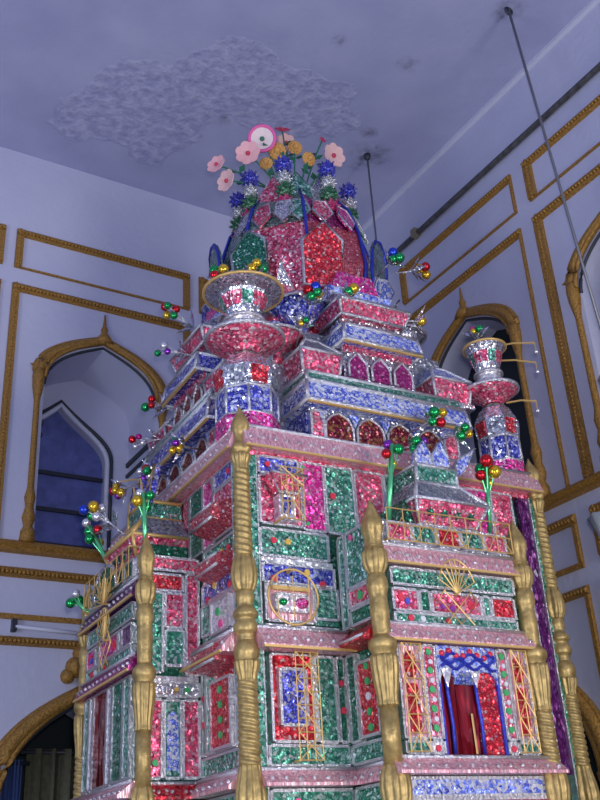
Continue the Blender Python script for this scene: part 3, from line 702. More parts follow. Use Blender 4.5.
# ------------------------------------------------------------------ corner turrets
def turret(label, u, v, s=1., hz=.80, cr=1.):
    Z = lambda z: z if z < .54 else .54+(z-.54)*hz
    th = thing('corner_turret', label, 'turret', FR, (u, v, 3.47), 'foil turrets on the shrine corners')
    def oct_(prof, name, mat, n=8, ph=PI/8, smooth=False, par=None):
        return B().lathe([(r*s, Z(z)) for r, z in prof], n, (0,0,0), None, smooth, ph).build(name, F[mat] if isinstance(mat, str) else mat, par or th)
    def rings(zs, par, r=.008):
        e = B()
        for rr, z in zs: e.tube([(rr*s*cos(2*PI*i/8+PI/8), rr*s*sin(2*PI*i/8+PI/8), z) for i in range(8)], r, 6, True)
        return e
    oct_([(.135, 0), (.135, .09)], 'base', 'magenta')
    p = oct_([(.128, .085), (.128, .225)], 'drum', 'blue')
    e = rings([(.13, .088), (.13, .228)], p)
    for i in range(8):
        t = 2*PI*i/8+PI/8; e.tube([(.13*s*cos(t), .13*s*sin(t), .088), (.13*s*cos(t), .13*s*sin(t), .228)], .007)
    e.build('silver_edging', F['silverstrip'], p)
    p = oct_([(.132, .228), (.142, .29), (.142, .335), (.10, .41)], 'shoulder', 'silver')
    for i in range(8):                                             # coloured inlays round the shoulder
        t0, t1 = 2*PI*i/8+PI/8+.12, 2*PI*(i+1)/8+PI/8-.12
        k_ = cos(PI/8)
        def pt(r, t, z): return (r*s*cos(t), r*s*sin(t), z)
        b = B()
        b.loft([[pt(.134, t0, .245), pt(.134, t1, .245), pt(.12, t1, .245), pt(.12, t0, .245)], [pt(.145, t0, .325), pt(.145, t1, .325), pt(.13, t1, .325), pt(.13, t0, .325)]])
        b.build('inlay', F['red'] if i % 2 else F['slate'], p)
    oct_([(.10, .40), (.07, .44)], 'neck', 'grey')
    # lower dish, waist, flared cup
    d = oct_([(.06, .45), (.085, .475), (.155, .515), (.172, .53), (.172, .54), (.06, .53)], 'dish', 'pink', 20, 0, False)
    B().tube([(.17*s*cos(2*PI*i/24), .17*s*sin(2*PI*i/24), .537) for i in range(24)], .012, 6, True).build('silver_rim', F['silverstrip'], d)
    oct_([(.105, .53), (.085, .58), (.075, .64), (.085, .665), (.07, .70)], 'waist', 'white', 12, 0, False)
    B().tube([(.086*s*cos(2*PI*i/24), .086*s*sin(2*PI*i/24), .638) for i in range(24)], .010, 6, True).build('silver_ring', F['silverstrip'], d)
    d = oct_([(.075, .69), (.085, .73), (.105, .82), (.115, .84), (.175*cr, .868), (.175*cr, .876), (.05, .88)], 'cup', 'silver', 12, 0, False)
    for i in range(12):
        t = 2*PI*i/12+PI/12
        b = B(Matrix.Rotation(t+PI/2, 4, 'Z') @ Matrix.Scale(s, 4, (1,0,0)) @ Matrix.Scale(s, 4, (0,1,0)))
        b.loft([[(-.018, y_, Z(.735)) , (.018, y_, Z(.735)), (.018, y_+.01, Z(.735)), (-.018, y_+.01, Z(.735))] if q == 0 else [(-.024, y_, Z(.815)), (.024, y_, Z(.815)), (.024, y_+.01, Z(.815)), (-.024, y_+.01, Z(.815))] for q, y_ in ((0, -.088), (1, -.107))])
        b.build('cup_panel', F[('pink', 'pink', 'green')[i % 3]], d)
    B().tube([(.178*cr*s*cos(2*PI*i/24), .178*cr*s*sin(2*PI*i/24), Z(.873)) for i in range(24)], .008, 6, True).build('gold_rim', M_GOLDW, d)
    oct_([(.10, .83), (.09, .885), (.02, .95)], 'cap', 'slate')
    return th
turret('turret on the near corner above the tallest gold column', .10, .12, 1.12)
turret('turret on the right hand corner, in front of the dark arched opening', 1.60, .10, .86, .80, .78)

# small flared cups on the roof between near turret and dome
def cup(label, u, v, z, s, mat):
    th = thing('foil_cup', label, 'cup', FR, (u, v, z), 'foil cups on the roof')
    p = B().lathe([(.05*s, 0), (.05*s, .06*s), (.09*s, .10*s), (.17*s, .17*s), (.15*s, .175*s), (.05*s, .12*s)], 16).build('bowl', F[mat], th)
    B().tube([(.172*s*cos(2*PI*i/24), .172*s*sin(2*PI*i/24), .175*s) for i in range(24)], .009, 6, True).build('silver_rim', F['silverstrip'], p)
    B().lathe([(.05*s, .11*s), (.07*s, .2*s), (.06*s, .27*s), (.01, .30*s)], 10).build('knob', F['lblue'] if mat == 'pink' else F['pink'], th)
    return th
cup('red and silver foil cup just right of the near turret', .38, .33, 4.03, .9, 'pink')
cup('dark blue rimmed foil cup below the big red dome leaf', .55, .36, 4.255, 1.0, 'blue')
cup('silver foil cup left of the near turret', .33, .55, 4.255, .9, 'silver')
for lab_, u_, v_, z_ in (('silver foil cup at the right end of the flared pink storey', 1.22, .36, 4.255),): cup(lab_, u_, v_, z_, .85, 'silver')

# ------------------------------------------------------------------ dome
def dome():
    th = thing('dome', 'faceted green and pink foil dome with leaf shaped panels and blue ribs', 'dome', FR, (.85, .85, 4.60))
    prof = [(.45, 0), (.50, .28), (.47, .52), (.41, .72), (.31, .86), (.20, .97), (.16, 1.06), (.05, 1.10)]
    def V(r, k, z): t = 2*PI*k/8+PI/8; return Vector((r*cos(t), r*sin(t), z))
    for k in range(8):
        for (i0, i1, m) in ((0, 2, 'dgreen' if k == 3 else ('pink' if k % 2 == 0 else 'rose')), (2, 4, 'plum' if k == 5 else 'grey'), (4, 7, 'green' if k % 2 else 'pink')):
            b = B(); rings = []
            for i in range(i0, i1+1):
                r, z = prof[i]; a, c = V(r, k, z), V(r, k+1, z); q = .93
                rings.append([tuple(a), tuple(c), tuple(Vector((c.x*q, c.y*q, c.z))), tuple(Vector((a.x*q, a.y*q, a.z)))])
            b.loft(rings).build('facet', F[m], th)
    for k in range(8):
        B().tube([V(r+.008, k, z) for r, z in prof[:5]], .011, 6).build('blue_rib', M_BLUE, th)
    # leaf panels standing round the dome, one on every facet
    for deg, w, h, zb, m in ((-104, .115, .42, .03, 'red'), (-152, .115, .34, .12, 'dgreen'), (-52, .12, .38, .12, 'grey'), (166, .13, .36, .22, 'grey'), (118, .12, .38, .1, 'red'), (66, .12, .38, .1, 'grey'), (10, .13, .40, .1, 'grey')):
        t = math.radians(deg)
        R_ = Matrix.Rotation(t+PI/2, 4, 'Z')        # local x along the facet, -y outward
        pts = [(-w, 0), (w, 0), (w*1.06, h*.72), (w*.1, h), (-w*1.06, h*.68)] if m != 'grey' else [(-w*.8, 0), (w*.8, 0), (w*1.1, h*.3), (w*1.05, h*.65), (w*.6, h*.92), (0, h), (-w*.6, h*.92), (-w*1.05, h*.65), (-w*1.1, h*.3)]
        tilt = Matrix.Translation((0, -.50, zb)) @ Matrix.Rotation(.10, 4, 'X')
        p = B(R_ @ tilt).prism(pts, -.012, .012).build('leaf_panel', F[m], th)
        B(R_ @ tilt).tube([(x, -.010, z) for x, z in pts], .011, 6, True).build('silver_edging' if m != 'grey' else 'blue_edging', F['silverstrip'] if m != 'grey' else M_BLUE, p)
    # flared petals at the foot
    for k in range(16):
        t = 2*PI*k/16+.1
        if abs(math.degrees((t+PI) % (2*PI)-PI)+100) < 14: continue
        R_ = Matrix.Rotation(t+PI/2, 4, 'Z') @ Matrix.Translation((0, -.50, -.02)) @ Matrix.Rotation(.55, 4, 'X')
        pts = [(-.07, 0), (.07, 0), (.105, .17), (.0, .20), (-.105, .17)] if k % 2 else [(-.06, 0), (.06, 0), (.0, .20)]
        p = B(R_).prism(pts, -.006, .006).build('flared_petal', F[('pink', 'lblue', 'silver', 'blue')[k % 4]], th)
        B(R_).tube([(x, -.004, z) for x, z in pts], .006, 5, True).build('silver_edging', F['silverstrip'], p)
    for deg, m in ((-128, 'silver'), (-116, 'green'), (-98, 'pink'), (-76, 'magenta'), (-146, 'pink'), (-55, 'green'), (-165, 'silver')):
        R_ = Matrix.Rotation(math.radians(deg)+PI/2, 4, 'Z') @ Matrix.Translation((0, -.475, .50)) @ Matrix.Rotation(-.32, 4, 'X')
        pts = [(0, 0), (.065, .10), (.04, .21), (-.04, .21), (-.065, .10)]
        p = B(R_).prism(pts, -.010, .006).build('kite_panel', F[m], th)
        B(R_).tube([(x, -.010, z) for x, z in pts], .007, 5, True).build('silver_edging', F['silverstrip'], p)
    # crown of upright points round the neck of the dome
    for k in range(12):
        t = 2*PI*k/12+.1
        R_ = Matrix.Rotation(t+PI/2, 4, 'Z') @ Matrix.Translation((0, -.355, .70)) @ Matrix.Rotation(-.22, 4, 'X')
        pts = [(-.085, 0), (.085, 0), (.10, .14), (0, .32), (-.10, .14)]
        p = B(R_).prism(pts, -.006, .006).build('crown_point', F[('silver', 'pink', 'green', 'silver', 'magenta', 'green')[k % 6]], th)
        B(R_).tube([(x, -.004, z) for x, z in pts], .006, 5, True).build('silver_edging', F['silverstrip'], p)
    B().lathe([(.47, -.13), (.52, -.06), (.47, .0)], 8, ph=PI/8, smooth=False).build('base_ring', F['pink'], th)
    return th
dome()

# pompom strings round the dome's crown
names = ['front left', 'left', 'far left', 'back left', 'back', 'far right', 'right', 'front right']
PL = [('pompom string facing the camera, just left of centre on the dome crown', -128), ('pompom string facing the camera, just right of centre on the dome crown', -82),
      ('pompom string on the right edge of the dome crown, nearer the camera', -38), ('rightmost pompom string behind the right edge of the dome crown', 8),
      ('second pompom string from the left around the dome crown', -168), ('leftmost pompom string on the outer edge of the dome crown', 155),
      ('pompom string third from the left, standing at the back of the dome crown', 80)]
def pompom_string(label, deg):
    t = math.radians(deg); r = .36
    at = (.85+r*cos(t), .85+r*sin(t), 5.36)
    th = thing('pompom_string', label, 'pompom string', FR, at, 'pompom strings round the dome')
    B().tube([(0, 0, -.08), (0, 0, .33)], .006).build('wire', M_STEM, th)
    for nm, m, z, rr in (('magenta_pompom', 'pink', -.04, .070), ('green_pompom', 'green', .065, .066), ('silver_pompom', 'silver', .165, .054), ('blue_pompom', 'blue', .265, .068)):
        B().star((0, 0, z), rr).build(nm, M_TINSEL[m], th)
for l_, d_ in PL: pompom_string(l_, d_)

# ------------------------------------------------------------------ paper flowers
CROWN = Vector((.85, .85, 5.68))
def flower(label, p, r, kind, facing):
    p = Vector(p)
    th = thing('paper_flower', label, 'flower', FR, tuple(p), 'paper flowers on top of the dome')
    f = Vector(facing).normalized(); rot = f.to_track_quat('Z', 'Y').to_matrix().to_4x4()
    if kind == 'orange':
        b = B(rot)
        for ring, (n, rr, z) in enumerate(((12, r, 0), (10, r*.75, .012), (7, r*.45, .02))):
            for i in range(n):
                t = 2*PI*i/n+ring*.3; b.ball((rr*.7*cos(t), rr*.7*sin(t), z), rr*.3, 6, 4, .7)
        b.ball((0, 0, .02), r*.35, 8, 5); b.build('petals', M_PET['orange'], th)
    else:
        for i in range(7):
            t = 2*PI*i/7
            b = B(rot); ring = [(r*.5*cos(t)+r*.55*cos(a)*cos(t)-r*.47*sin(a)*sin(t), r*.5*sin(t)+r*.55*cos(a)*sin(t)+r*.47*sin(a)*cos(t)) for a in [2*PI*j/12 for j in range(12)]]
            lift = lambda x, y: .25*(x*x+y*y)/r
            b.loft([[(x, y, lift(x, y)) for x, y in ring], [(x, y, lift(x, y)+.006) for x, y in ring]])
            b.build('petal', M_PET[kind], th)
        B(rot).ball((0, 0, .015), r*.2, 8, 5).build('flower_centre', M_PET['red'] if kind != 'white' else M_STEM, th)
        if kind == 'white':
            B(rot).tube([(r*1.0*cos(2*PI*i/24), r*1.0*sin(2*PI*i/24), r*.25) for i in range(24)], .012, 6, True).build('pink_rim', M_PET['rim'], th)
    s = SH[th.name]
    a = Vector((CROWN.x+(p.x-CROWN.x)*.25, CROWN.y+(p.y-CROWN.y)*.25, CROWN.z-.05)); m = (a+p)/2+Vector((0, 0, .05))
    pts = [a*(1-t)**2+m*2*t*(1-t)+p*t*t for t in [i/8 for i in range(9)]]
    B(s).tube(pts, .006, 5).build('stem', M_STEM, th)
    for j, q in enumerate((3, 5, 6)):
        c = pts[q]; d = Vector((cos(j*2.3+p.x*9), sin(j*2.3+p.x*9), .4)).normalized(); e = d.cross(Vector((0, 0, 1))).normalized()*.022
        L_ = .07
        B(s).add([tuple(c), tuple(c+d*L_*.5+e), tuple(c+d*L_), tuple(c+d*L_*.5-e), tuple(c+d*L_*.5+Vector((0, 0, .012)))], [(0,1,4), (1,2,4), (2,3,4), (3,0,4), (0,3,2,1)]).build('leaf', M_STEM, th)
    return th
FL = [
 ('white paper flower with a magenta rim at the top of the bouquet', (.60, .77, 5.98), .10, 'white', (-.45, -.75, -.35)),
 ('pink paper flower just below the magenta rimmed one', (.50, .78, 5.83), .095, 'pink', (-.6, -.7, -.2)),
 ('pale pink paper flower standing off to the right of the bouquet', (1.14, .78, 6.04), .10, 'pale', (.1, -.9, -.2)),
 ('outermost pink paper flower, far out on a stem to the left', (.28, .78, 5.66), .075, 'pink', (-.8, -.5, .1)),
 ('drooping salmon flower below the outermost pink one', (.34, .76, 5.54), .085, 'pale', (-.9, -.3, -.1)),
 ('biggest orange marigold in the middle of the bouquet', (.70, .76, 5.91), .075, 'orange', (-.4, -.8, -.3)),
 ('upper orange marigold right of the bouquet centre', (.86, .80, 6.03), .065, 'orange', (-.2, -.9, -.2)),
 ('orange marigold at the right end of the bouquet', (.95, .78, 5.95), .065, 'orange', (.1, -.9, -.2)),
 ('small orange marigold low on the left of the bouquet', (.62, .77, 5.79), .055, 'orange', (-.5, -.8, -.2)),
 ('small red flower at the very top of the bouquet', (.80, .85, 6.19), .06, 'red', (-.2, -.6, .5)),
 ('pink bud on a tall stem right of the marigolds', (1.06, .77, 6.14), .03, 'red', (.2, -.8, .3)),
 ('peach flower behind the marigolds', (.86, .92, 6.16), .08, 'pale', (-.2, -.9, -.1)),
 ('small orange marigold above the right blue pompom', (1.02, .70, 5.80), .05, 'orange', (.2, -.9, -.1)),
]
for l_, p_, r_, k_, f_ in FL: flower(l_, p_, r_*.84, k_, f_)

# ------------------------------------------------------------------ baubles and tinsel sprigs
def sprig(label, p, d, cols, L=.16, r=.018, stem=None, W=FR):
    p = Vector(p); d = Vector(d).normalized()
    th = thing('bauble_sprig', label, 'ornament', W, tuple(p), 'bauble sprigs stuck into the shrine')
    side = d.orthogonal().normalized()
    b = B(); b.tube([d*-.08, d*L], .005 if not stem else .012, 6)
    tips = []
    for i, c in enumerate(cols):
        t = 2*PI*i*.38; e = d*(L*(.62+.40*(i+1)/len(cols)))+(side*cos(t)+d.cross(side)*sin(t))*min(L*.28, r*1.25)
        b.tube([d*L*.4, e], .003, 4); tips.append((c, e))
    b.build('stem', stem or F['silverstrip'], th)
    if not stem:
        for i in range(5):
            t = i*1.3; f_ = (d*.6+(side*cos(t)+d.cross(side)*sin(t))*.8).normalized(); g_ = f_.cross(d).normalized()
            B().add([tuple(d*L*.2), tuple(d*L*.2+f_*.05+g_*.016), tuple(d*L*.2+f_*.11), tuple(d*L*.2+f_*.05-g_*.016), tuple(d*(L*.2+.02)+f_*.05)], [(0,1,4), (1,2,4), (2,3,4), (3,0,4), (0,3,2,1)]).build('tinsel_leaf', F['silver'], th)
    for c, e in tips: B().ball(e, r*random.uniform(.85, 1.15), 10, 7).build(c+'_bauble', M_BALL[c], th)
    return th
SP = [
 ('green and red baubles on a sprig leaning out above the left upper arches', (.16, .78, 4.42), (-.8, .2, .6), ['green','red','gold','green','red'], dict(L=.26, r=.024)),
 ('silver and violet baubles lower on the left edge of the flared storey', (.14, .84, 4.30), (-.9, .3, .2), ['violet','silver','green'], dict(L=.20, r=.022)),
 ('baubles in blue, red and gold left of the near turret top', (.0, .12, 4.28), (-.5, -.3, .8), ['blue','red','gold','green'], dict(L=.10, r=.026)),
 ('red, gold and green baubles on the near turret top', (.14, .08, 4.31), (.1, -.3, .9), ['red','gold','green','red','gold'], dict(L=.11, r=.026)),
 ('green, gold and red baubles between the near turret and the flared storey', (.50, .16, 4.30), (-.1, -.7, .6), ['green','gold','red','green','blue'], dict(L=.12, r=.026)),
 ('small gold and violet baubles below the hip roof of the left pink box', (.46, .20, 4.18), (-.1, -.7, .5), ['gold','violet','silver','green'], dict(L=.08, r=.018)),
 ('green and gold baubles on the near corner of the flared pink storey', (.70, .10, 4.38), (-.1, -.8, .5), ['green','gold'], dict(L=.07, r=.028)),
 ('green, red and blue baubles by the flared petals right of the dome foot', (1.10, .26, 4.80), (.2, -.8, .3), ['green','red','blue','green'], dict(L=.10, r=.028)),
 ('gold and red baubles at the far right of the dome foot', (1.28, .30, 4.84), (.9, -.3, .2), ['gold','red','gold'], dict(L=.12, r=.03)),
 ('gold bauble at the right end of the flared pink storey', (1.12, .12, 4.36), (.9, -.5, -.1), ['gold'], dict(L=.06, r=.03)),
 ('gold and green baubles on the tip of the right turret', (1.55, .08, 4.30), (-.3, -.2, .9), ['gold','gold','green','pink'], dict(L=.08, r=.022)),
 ('green and gold baubles in front of the third maroon arch', (1.0, -.02, 3.64), (.3, -.9, .1), ['green','gold','green','red','gold'], dict(L=.12, r=.026)),
 ('green and gold baubles in front of the rightmost maroon arch', (1.16, -.04, 3.60), (.3, -.9, -.1), ['green','gold','green'], dict(L=.10, r=.024)),
 ('green baubles with a red one at the right end of the pale pink cornice', (.86, -.07, 3.48), (.2, -.9, -.2), ['green','red','green','gold','violet'], dict(L=.09, r=.024)),
 ('gold, red and green bauble bunch on a green foil stem right of the pavilion', (1.19, -.20, 3.10), (.02, -.12, 1), ['gold','red','gold','green','red'], dict(L=.28, r=.03, stem=M_GSTEM)),
 ('gold tipped bauble bunch on a green foil stem left of the pavilion', (.63, -.20, 3.10), (.10, -.10, 1), ['gold','red','green','violet'], dict(L=.30, r=.024, stem=M_GSTEM)),
 ('red baubles beside the left blue eave, against the arched window', (.13, 1.14, 4.10), (-.9, .5, .4), ['red','red','green'], dict(L=.16, r=.024)),
 ('silver and pink baubles sticking out past the left arches, over the dark window moulding', (.14, 1.24, 3.96), (-.9, .3, -.1), ['silver','pink','silver','red'], dict(L=.20, r=.022)),
 ('gold baubles at the lower end of the left blue eave', (-.06, 1.28, 3.66), (-.6, .2, -.3), ['gold','gold','violet','gold','red'], dict(L=.10, r=.024)),
 ('gold and green baubles under the left blue eave', (-.02, .56, 3.60), (-.8, -.2, -.1), ['gold','green','gold','violet'], dict(L=.09, r=.022)),
 ('silver and red baubles under the middle of the left blue eave', (-.04, .90, 3.58), (-.8, -.2, -.1), ['silver','red','violet','green','silver'], dict(L=.10, r=.022)),
 ('tall green bead sprig on the left bay, nearest the wall', (-.20, 1.06, 3.04), (-.4, .2, .9), ['gold','green','red','green','silver'], dict(L=.34, r=.024, stem=M_GSTEM)),
 ('green beaded sprig behind the short column of the left bay', (-.27, .46, 3.06), (-.1, -.1, 1), ['green','gold','green','silver'], dict(L=.22, r=.026, stem=M_GSTEM)),
 ('silver tinsel and green baubles beside the gold edged pavilion', (-.26, .80, 3.20), (-.7, .2, .6), ['silver','silver','green','gold','silver','blue'], dict(L=.22, r=.026)),
 ('green baubles on the leftmost bay corner', (-.30, 1.22, 2.92), (-.6, .2, .6), ['green','green','silver'], dict(L=.10, r=.026, stem=M_GSTEM)),
]
for a in SP: sprig(*a[:4], **(a[4] if len(a) > 4 else {}))

# wire feelers with hanging beads on the right turret
def feeler(label, p, d, L):
    th = thing('bead_wire', label, 'ornament', FR, tuple(p), 'beaded wires on the turrets')
    d = Vector(d).normalized(); B().tube([(0,0,0), d*L*.5+Vector((0,0,.01)), d*L], .005, 5).build('wire', M_GOLDW, th)
    e = d*L
    B().tube([e, e+Vector((0,0,-.05))], .003, 4).build('thread', M_GOLDW, th)
    B().ball(e+Vector((0,0,-.06)), .014, 8, 6).build('silver_bead', M_BALL['silver'], th)
feeler('upper gold wire with a hanging bead on top of the right turret', (1.62, .06, 4.275), (.9, -.35, .12), .26)
feeler('second gold wire just below the top of the right turret', (1.64, .08, 4.20), (.9, -.3, .0), .25)
feeler('short gold wire with beads at the middle of the right turret', (1.66, .06, 3.93), (.9, -.4, .05), .17)
feeler('gold wire with a bead sticking out left of the blue eave', (.04, 1.32, 3.72), (-.8, .6, .05), .16)
# ------------------------------------------------------------------ the room
YW, XW, ZC, ZS = 6.4, 4.58, 7.1, 3.80
X0, Y0 = -3.5, -4.0
structure(B().box(X0, XW+.8, Y0, YW+1.4, -.1, 0).build('floor', M_FLOOR))
structure(B().box(X0, XW+.8, Y0, YW+1.4, ZC, ZC+.15).build('ceiling', M_CEIL))
structure(B().box(XW-.035, XW, Y0, YW, ZC-.03, ZC).build('trim_99', M_WHITEPAINT))
LWALL = Matrix.Translation((0, YW, 0))                                        # a = world x, y goes into the wall
RWALL = Matrix.Translation((XW, 0, 0)) @ Matrix.Rotation(-PI/2, 4, 'Z')       # a = -world y
LC = [2.23, .67, -.89]; LX = 3.79
RC = [-4.83, -3.27, -1.71]
HW = .44
def wall_with_holes(name, M, a0, a1, holes, thick):
    bm = bmesh.new()
    def loop(pts):
        vs = [bm.verts.new((x, 0, z)) for x, z in pts]
        return [bm.edges.new((vs[i], vs[(i+1) % len(vs)])) for i in range(len(vs))]
    es = loop([(a0, 0), (a1, 0), (a1, ZC), (a0, ZC)])
    for h in holes: es += loop(h)
    bmesh.ops.triangle_fill(bm, edges=es, use_beauty=True)
    r = bmesh.ops.extrude_face_region(bm, geom=bm.faces[:])
    vs = [g for g in r['geom'] if isinstance(g, bmesh.types.BMVert)]
    bmesh.ops.translate(bm, vec=(0, thick, 0), verts=vs)
    bmesh.ops.recalc_face_normals(bm, faces=bm.faces[:])
    bm.transform(M); me = bpy.data.meshes.new(name); bm.to_mesh(me); bm.free(); me.materials.append(M_WALL)
    o = bpy.data.objects.new(name, me); COL.objects.link(o)
    return structure(o)
def upper_hole(c): return [(c-HW, ZS), (c+HW, ZS)]+arch_pts(c, HW, 5.08, 5.43)
def lower_hole(c): return [(c-.58, .02), (c+.58, .02)]+arch_pts(c, .58, 2.12, 2.80)
wall_with_holes('wall_left', LWALL, X0, XW+.6, [h(c) for c in LC for h in (upper_hole, lower_hole)], .55)
wall_with_holes('wall_right', RWALL, -YW, -Y0, [h(c) for c in RC for h in (upper_hole, lower_hole)], .3)
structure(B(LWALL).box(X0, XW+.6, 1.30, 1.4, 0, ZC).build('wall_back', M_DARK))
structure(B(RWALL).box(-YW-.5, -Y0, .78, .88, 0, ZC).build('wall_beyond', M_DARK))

def gold_arch(par, M, c, w, zs, za, zb, r=.036, y=-.02, orn=True, crest=False):
    pts = arch_pts(c, w, zs, za, 16)
    p = B(M); p.tube([(x, y, z) for x, z in pts], r, 8)
    p.tube([(x*1.0+(c-x)*.09, y-.012, z-.018) for x, z in pts], r*.45, 6)
    p.tube([(c+(x-c)*1.07, y+.004, z+.026) for x, z in pts], r*.5, 6)
    p.build('arch_moulding', M_GOLDT, par)
    B(M).tube([(c+(x-c)*(1-.052/w), .0, z-.055) for x, z in pts], .012, 6).build('dark_beading', M_DARKLINE, par)
    f = B(M)
    f.lathe([(.075, -.03), (.05, .03), (.022, .07), (.028, .10), (.014, .13), (.005, .24)], 12, (c, y, za)) if not crest else None
    if crest:
        for dx, dz, rr in ((0, .10, .10), (-.11, .13, .07), (.11, .13, .07), (-.07, .22, .065), (.07, .22, .065), (0, .28, .05), (-.16, .07, .05), (.16, .07, .05)):
            f.ball((c+dx, y, za+dz), rr, 10, 6)
    f.build('arch_finial', M_GOLDT, par)
    if orn:
        for sx in (-1, 1):
            x = c+sx*w
            k = B(M); k.lathe([(.012, zb+.0), (.055, zb+.01), (.05, zb+.08), (.03, zb+.12), (.048, zb+.18), (.028, zb+.26), (.04, zb+.33), (.024, zb+.40), (.022, zs-.22), (.042, zs-.10), (.046, zs-.02), (.04, zs+.04), (.012, zs+.05)], 12, (x, y, 0))
            k.add([(x, y, zs+.02), (x+sx*.075, y-.01, zs+.07), (x+sx*.02, y-.01, zs+.09), (x, y-.03, zs+.04)], [(0,1,2), (0,3,1), (1,3,2), (0,2,3)])
            k.build('colonnette', M_GOLDT, par)

def frame(n, M, a0, a1, z0, z1, wt=.065, wb=.02, ws=.055, ws2=None):
    b = B(M); d = .035
    ws2 = ws if ws2 is None else ws2
    b.profx([(0, z1), (-d*.6, z1-.004), (-d, z1-wt*.35), (-d*.6, z1-wt*.6), (-d*.9, z1-wt*.8), (0, z1-wt)], a0, a1)
    b.box(a0, a1, -d*.5, 0, z0, z0+wb)
    for x0, x1 in ((a0, a0+ws), (a1-ws2, a1)):
        b.box(x0, x1, -d*.8, 0, z0+wb, z1-wt)
    nn = int((a1-a0)/.028)
    for i in range(nn): b.ball((a0+(i+.5)*(a1-a0)/nn, -d*.75, z1-wt*.5), .016, 6, 4)
    m = int((z1-z0)/.028) if ws > .03 else 0
    for i in range(m): b.ball((a0+ws*.5, -d*.62, z0+(i+.5)*(z1-z0)/m), .015, 6, 4)
    return structure(b.build('trim_%d' % n, M_GOLDT))
n = 1
for M, cs in ((LWALL, LC+[LX]), (RWALL, RC)):
    for c in cs:
        hw = .735 if M is LWALL else .71
        wl, wr_ = (.055, .055) if M is LWALL else (.016, .055)
        if M is RWALL and c == RC[0]: wl, wr_ = .055, .014
        if M is RWALL and c != RC[0]: wl, wr_ = .075, .02
        frame(n, M, c-hw, c+hw, 5.985, 6.345, .065, .014, wl, wr_); n += 1
        frame(n, M, c-hw, c+hw, ZS, 5.845, .07, .014, wl, wr_); n += 1
        frame(n, M, c-hw, c+hw, 3.28, 3.63, .07, .035, wl*.7, .03); n += 1
        frame(n, M, c-hw, c+hw, .4, 3.17, .06, .05, .045, .03); n += 1
# continuous ledge
for i, (M, a0, a1) in enumerate(((LWALL, X0, XW), (RWALL, -YW, -Y0))):
    b = B(M).profx([(0, 3.805), (-.045, 3.80), (-.06, 3.78), (-.035, 3.755), (-.04, 3.735), (0, 3.725)], a0, a1)
    structure(b.build('trim_%d' % n, M_GOLDT)); n += 1
# upper openings
wn = 1
for M, cs, left in ((LWALL, LC, True), (RWALL, RC, False)):
    for c in cs:
        w = bpy.data.objects.new('window_%d' % wn, None); COL.objects.link(w); structure(w); wn += 1
        gold_arch(w, M, c, HW+.05, 5.10, 5.50, ZS+.0)
        if left:
            y = .55
            zs2, za2, hw2, zb2 = 4.72, 5.17, .40, 3.80
            cc = c-.14+.0
            # inner wall with smaller arch, blue boards behind it
            pts = [(c-HW-.2, 3.6), (c+HW+.2, 3.6), (c+HW+.2, 5.7), (c-HW-.2, 5.7)]
            bm = bmesh.new()
            def loop(pp):
                vs = [bm.verts.new((x_, 0, z_)) for x_, z_ in pp]; return [bm.edges.new((vs[i], vs[(i+1) % len(vs)])) for i in range(len(vs))]
            es = loop(pts)+loop([(cc-hw2, 3.7), (cc+hw2, 3.7)]+arch_pts(cc, hw2, zs2, za2, 12, .4))
            bmesh.ops.triangle_fill(bm, edges=es); r = bmesh.ops.extrude_face_region(bm, geom=bm.faces[:])
            bmesh.ops.translate(bm, vec=(0, .1, 0), verts=[g for g in r['geom'] if isinstance(g, bmesh.types.BMVert)])
            bmesh.ops.recalc_face_normals(bm, faces=bm.faces[:]); bm.transform(M @ Matrix.Translation((0, y, 0)))
            me = bpy.data.meshes.new('inner_surround'); bm.to_mesh(me); bm.free(); me.materials.append(M_WALL)
            o = bpy.data.objects.new('inner_surround', me); COL.objects.link(o); o.parent = w
            ap = [(cc+hw2, 3.7)]+arch_pts(cc, hw2, zs2, za2, 12, .4)+[(cc-hw2, 3.7)]
            B(M).tube([(x, y-.012, z) for x, z in ap], .022, 6).build('white_beading', M_WHITEPAINT, w)
            B(M).tube([(x+(x-cc)*.09, y-.008, z+.035) for x, z in ap], .016, 6).build('dark_beading', M_DARKLINE, w)
            B(M).box(cc-hw2-.05, cc+hw2+.05, y+.10, y+.14, 3.6, 5.3).build('blue_boards', M_SHUT, w)
            k = B(M)
            for z in (4.02, 4.30, 4.60): k.box(cc-hw2, cc+hw2, y+.075, y+.10, z, z+.03)
            k.build('dark_rail', M_DARKLINE, w)
            k = B(M)
            for sx in (-1, 1):
                k.box(c+sx*HW-.02, c+sx*HW+.02, .02, y, 4.72, 4.755); k.box(c+sx*HW-.02, c+sx*HW+.02, .02, y, 4.63, 4.655)
            k.build('reveal_moulding', M_DARKLINE, w)
        else:
            B(M).box(c-HW-.2, c+HW+.2, .3, .34, 3.6, 5.6).build('dark_backing', M_DARK, w)  # dark sheet closes the opening in place of an unlit room
            B(M).box(c-HW, c+HW, .24, .3, ZS, 4.10).build('inner_sill', M_WALL, w)
# lower openings
dn = 1
for M, cs in ((LWALL, LC), (RWALL, RC)):
    for c in cs:
        w = bpy.data.objects.new('door_%d' % dn, None); COL.objects.link(w); structure(w); dn += 1
        gold_arch(w, M, c, .63, 2.12, 2.86, 0, .05, -.02, False, True)
        k = B(M)
        for sx in (-1, 1):
            k.lathe([(.06, 0), (.06, .2), (.045, .25), (.045, 1.95), (.075, 2.04), (.085, 2.10), (.05, 2.14)], 12, (c+sx*.63, -.02, 0))
        k.build('door_colonnette', M_GOLDT, w)
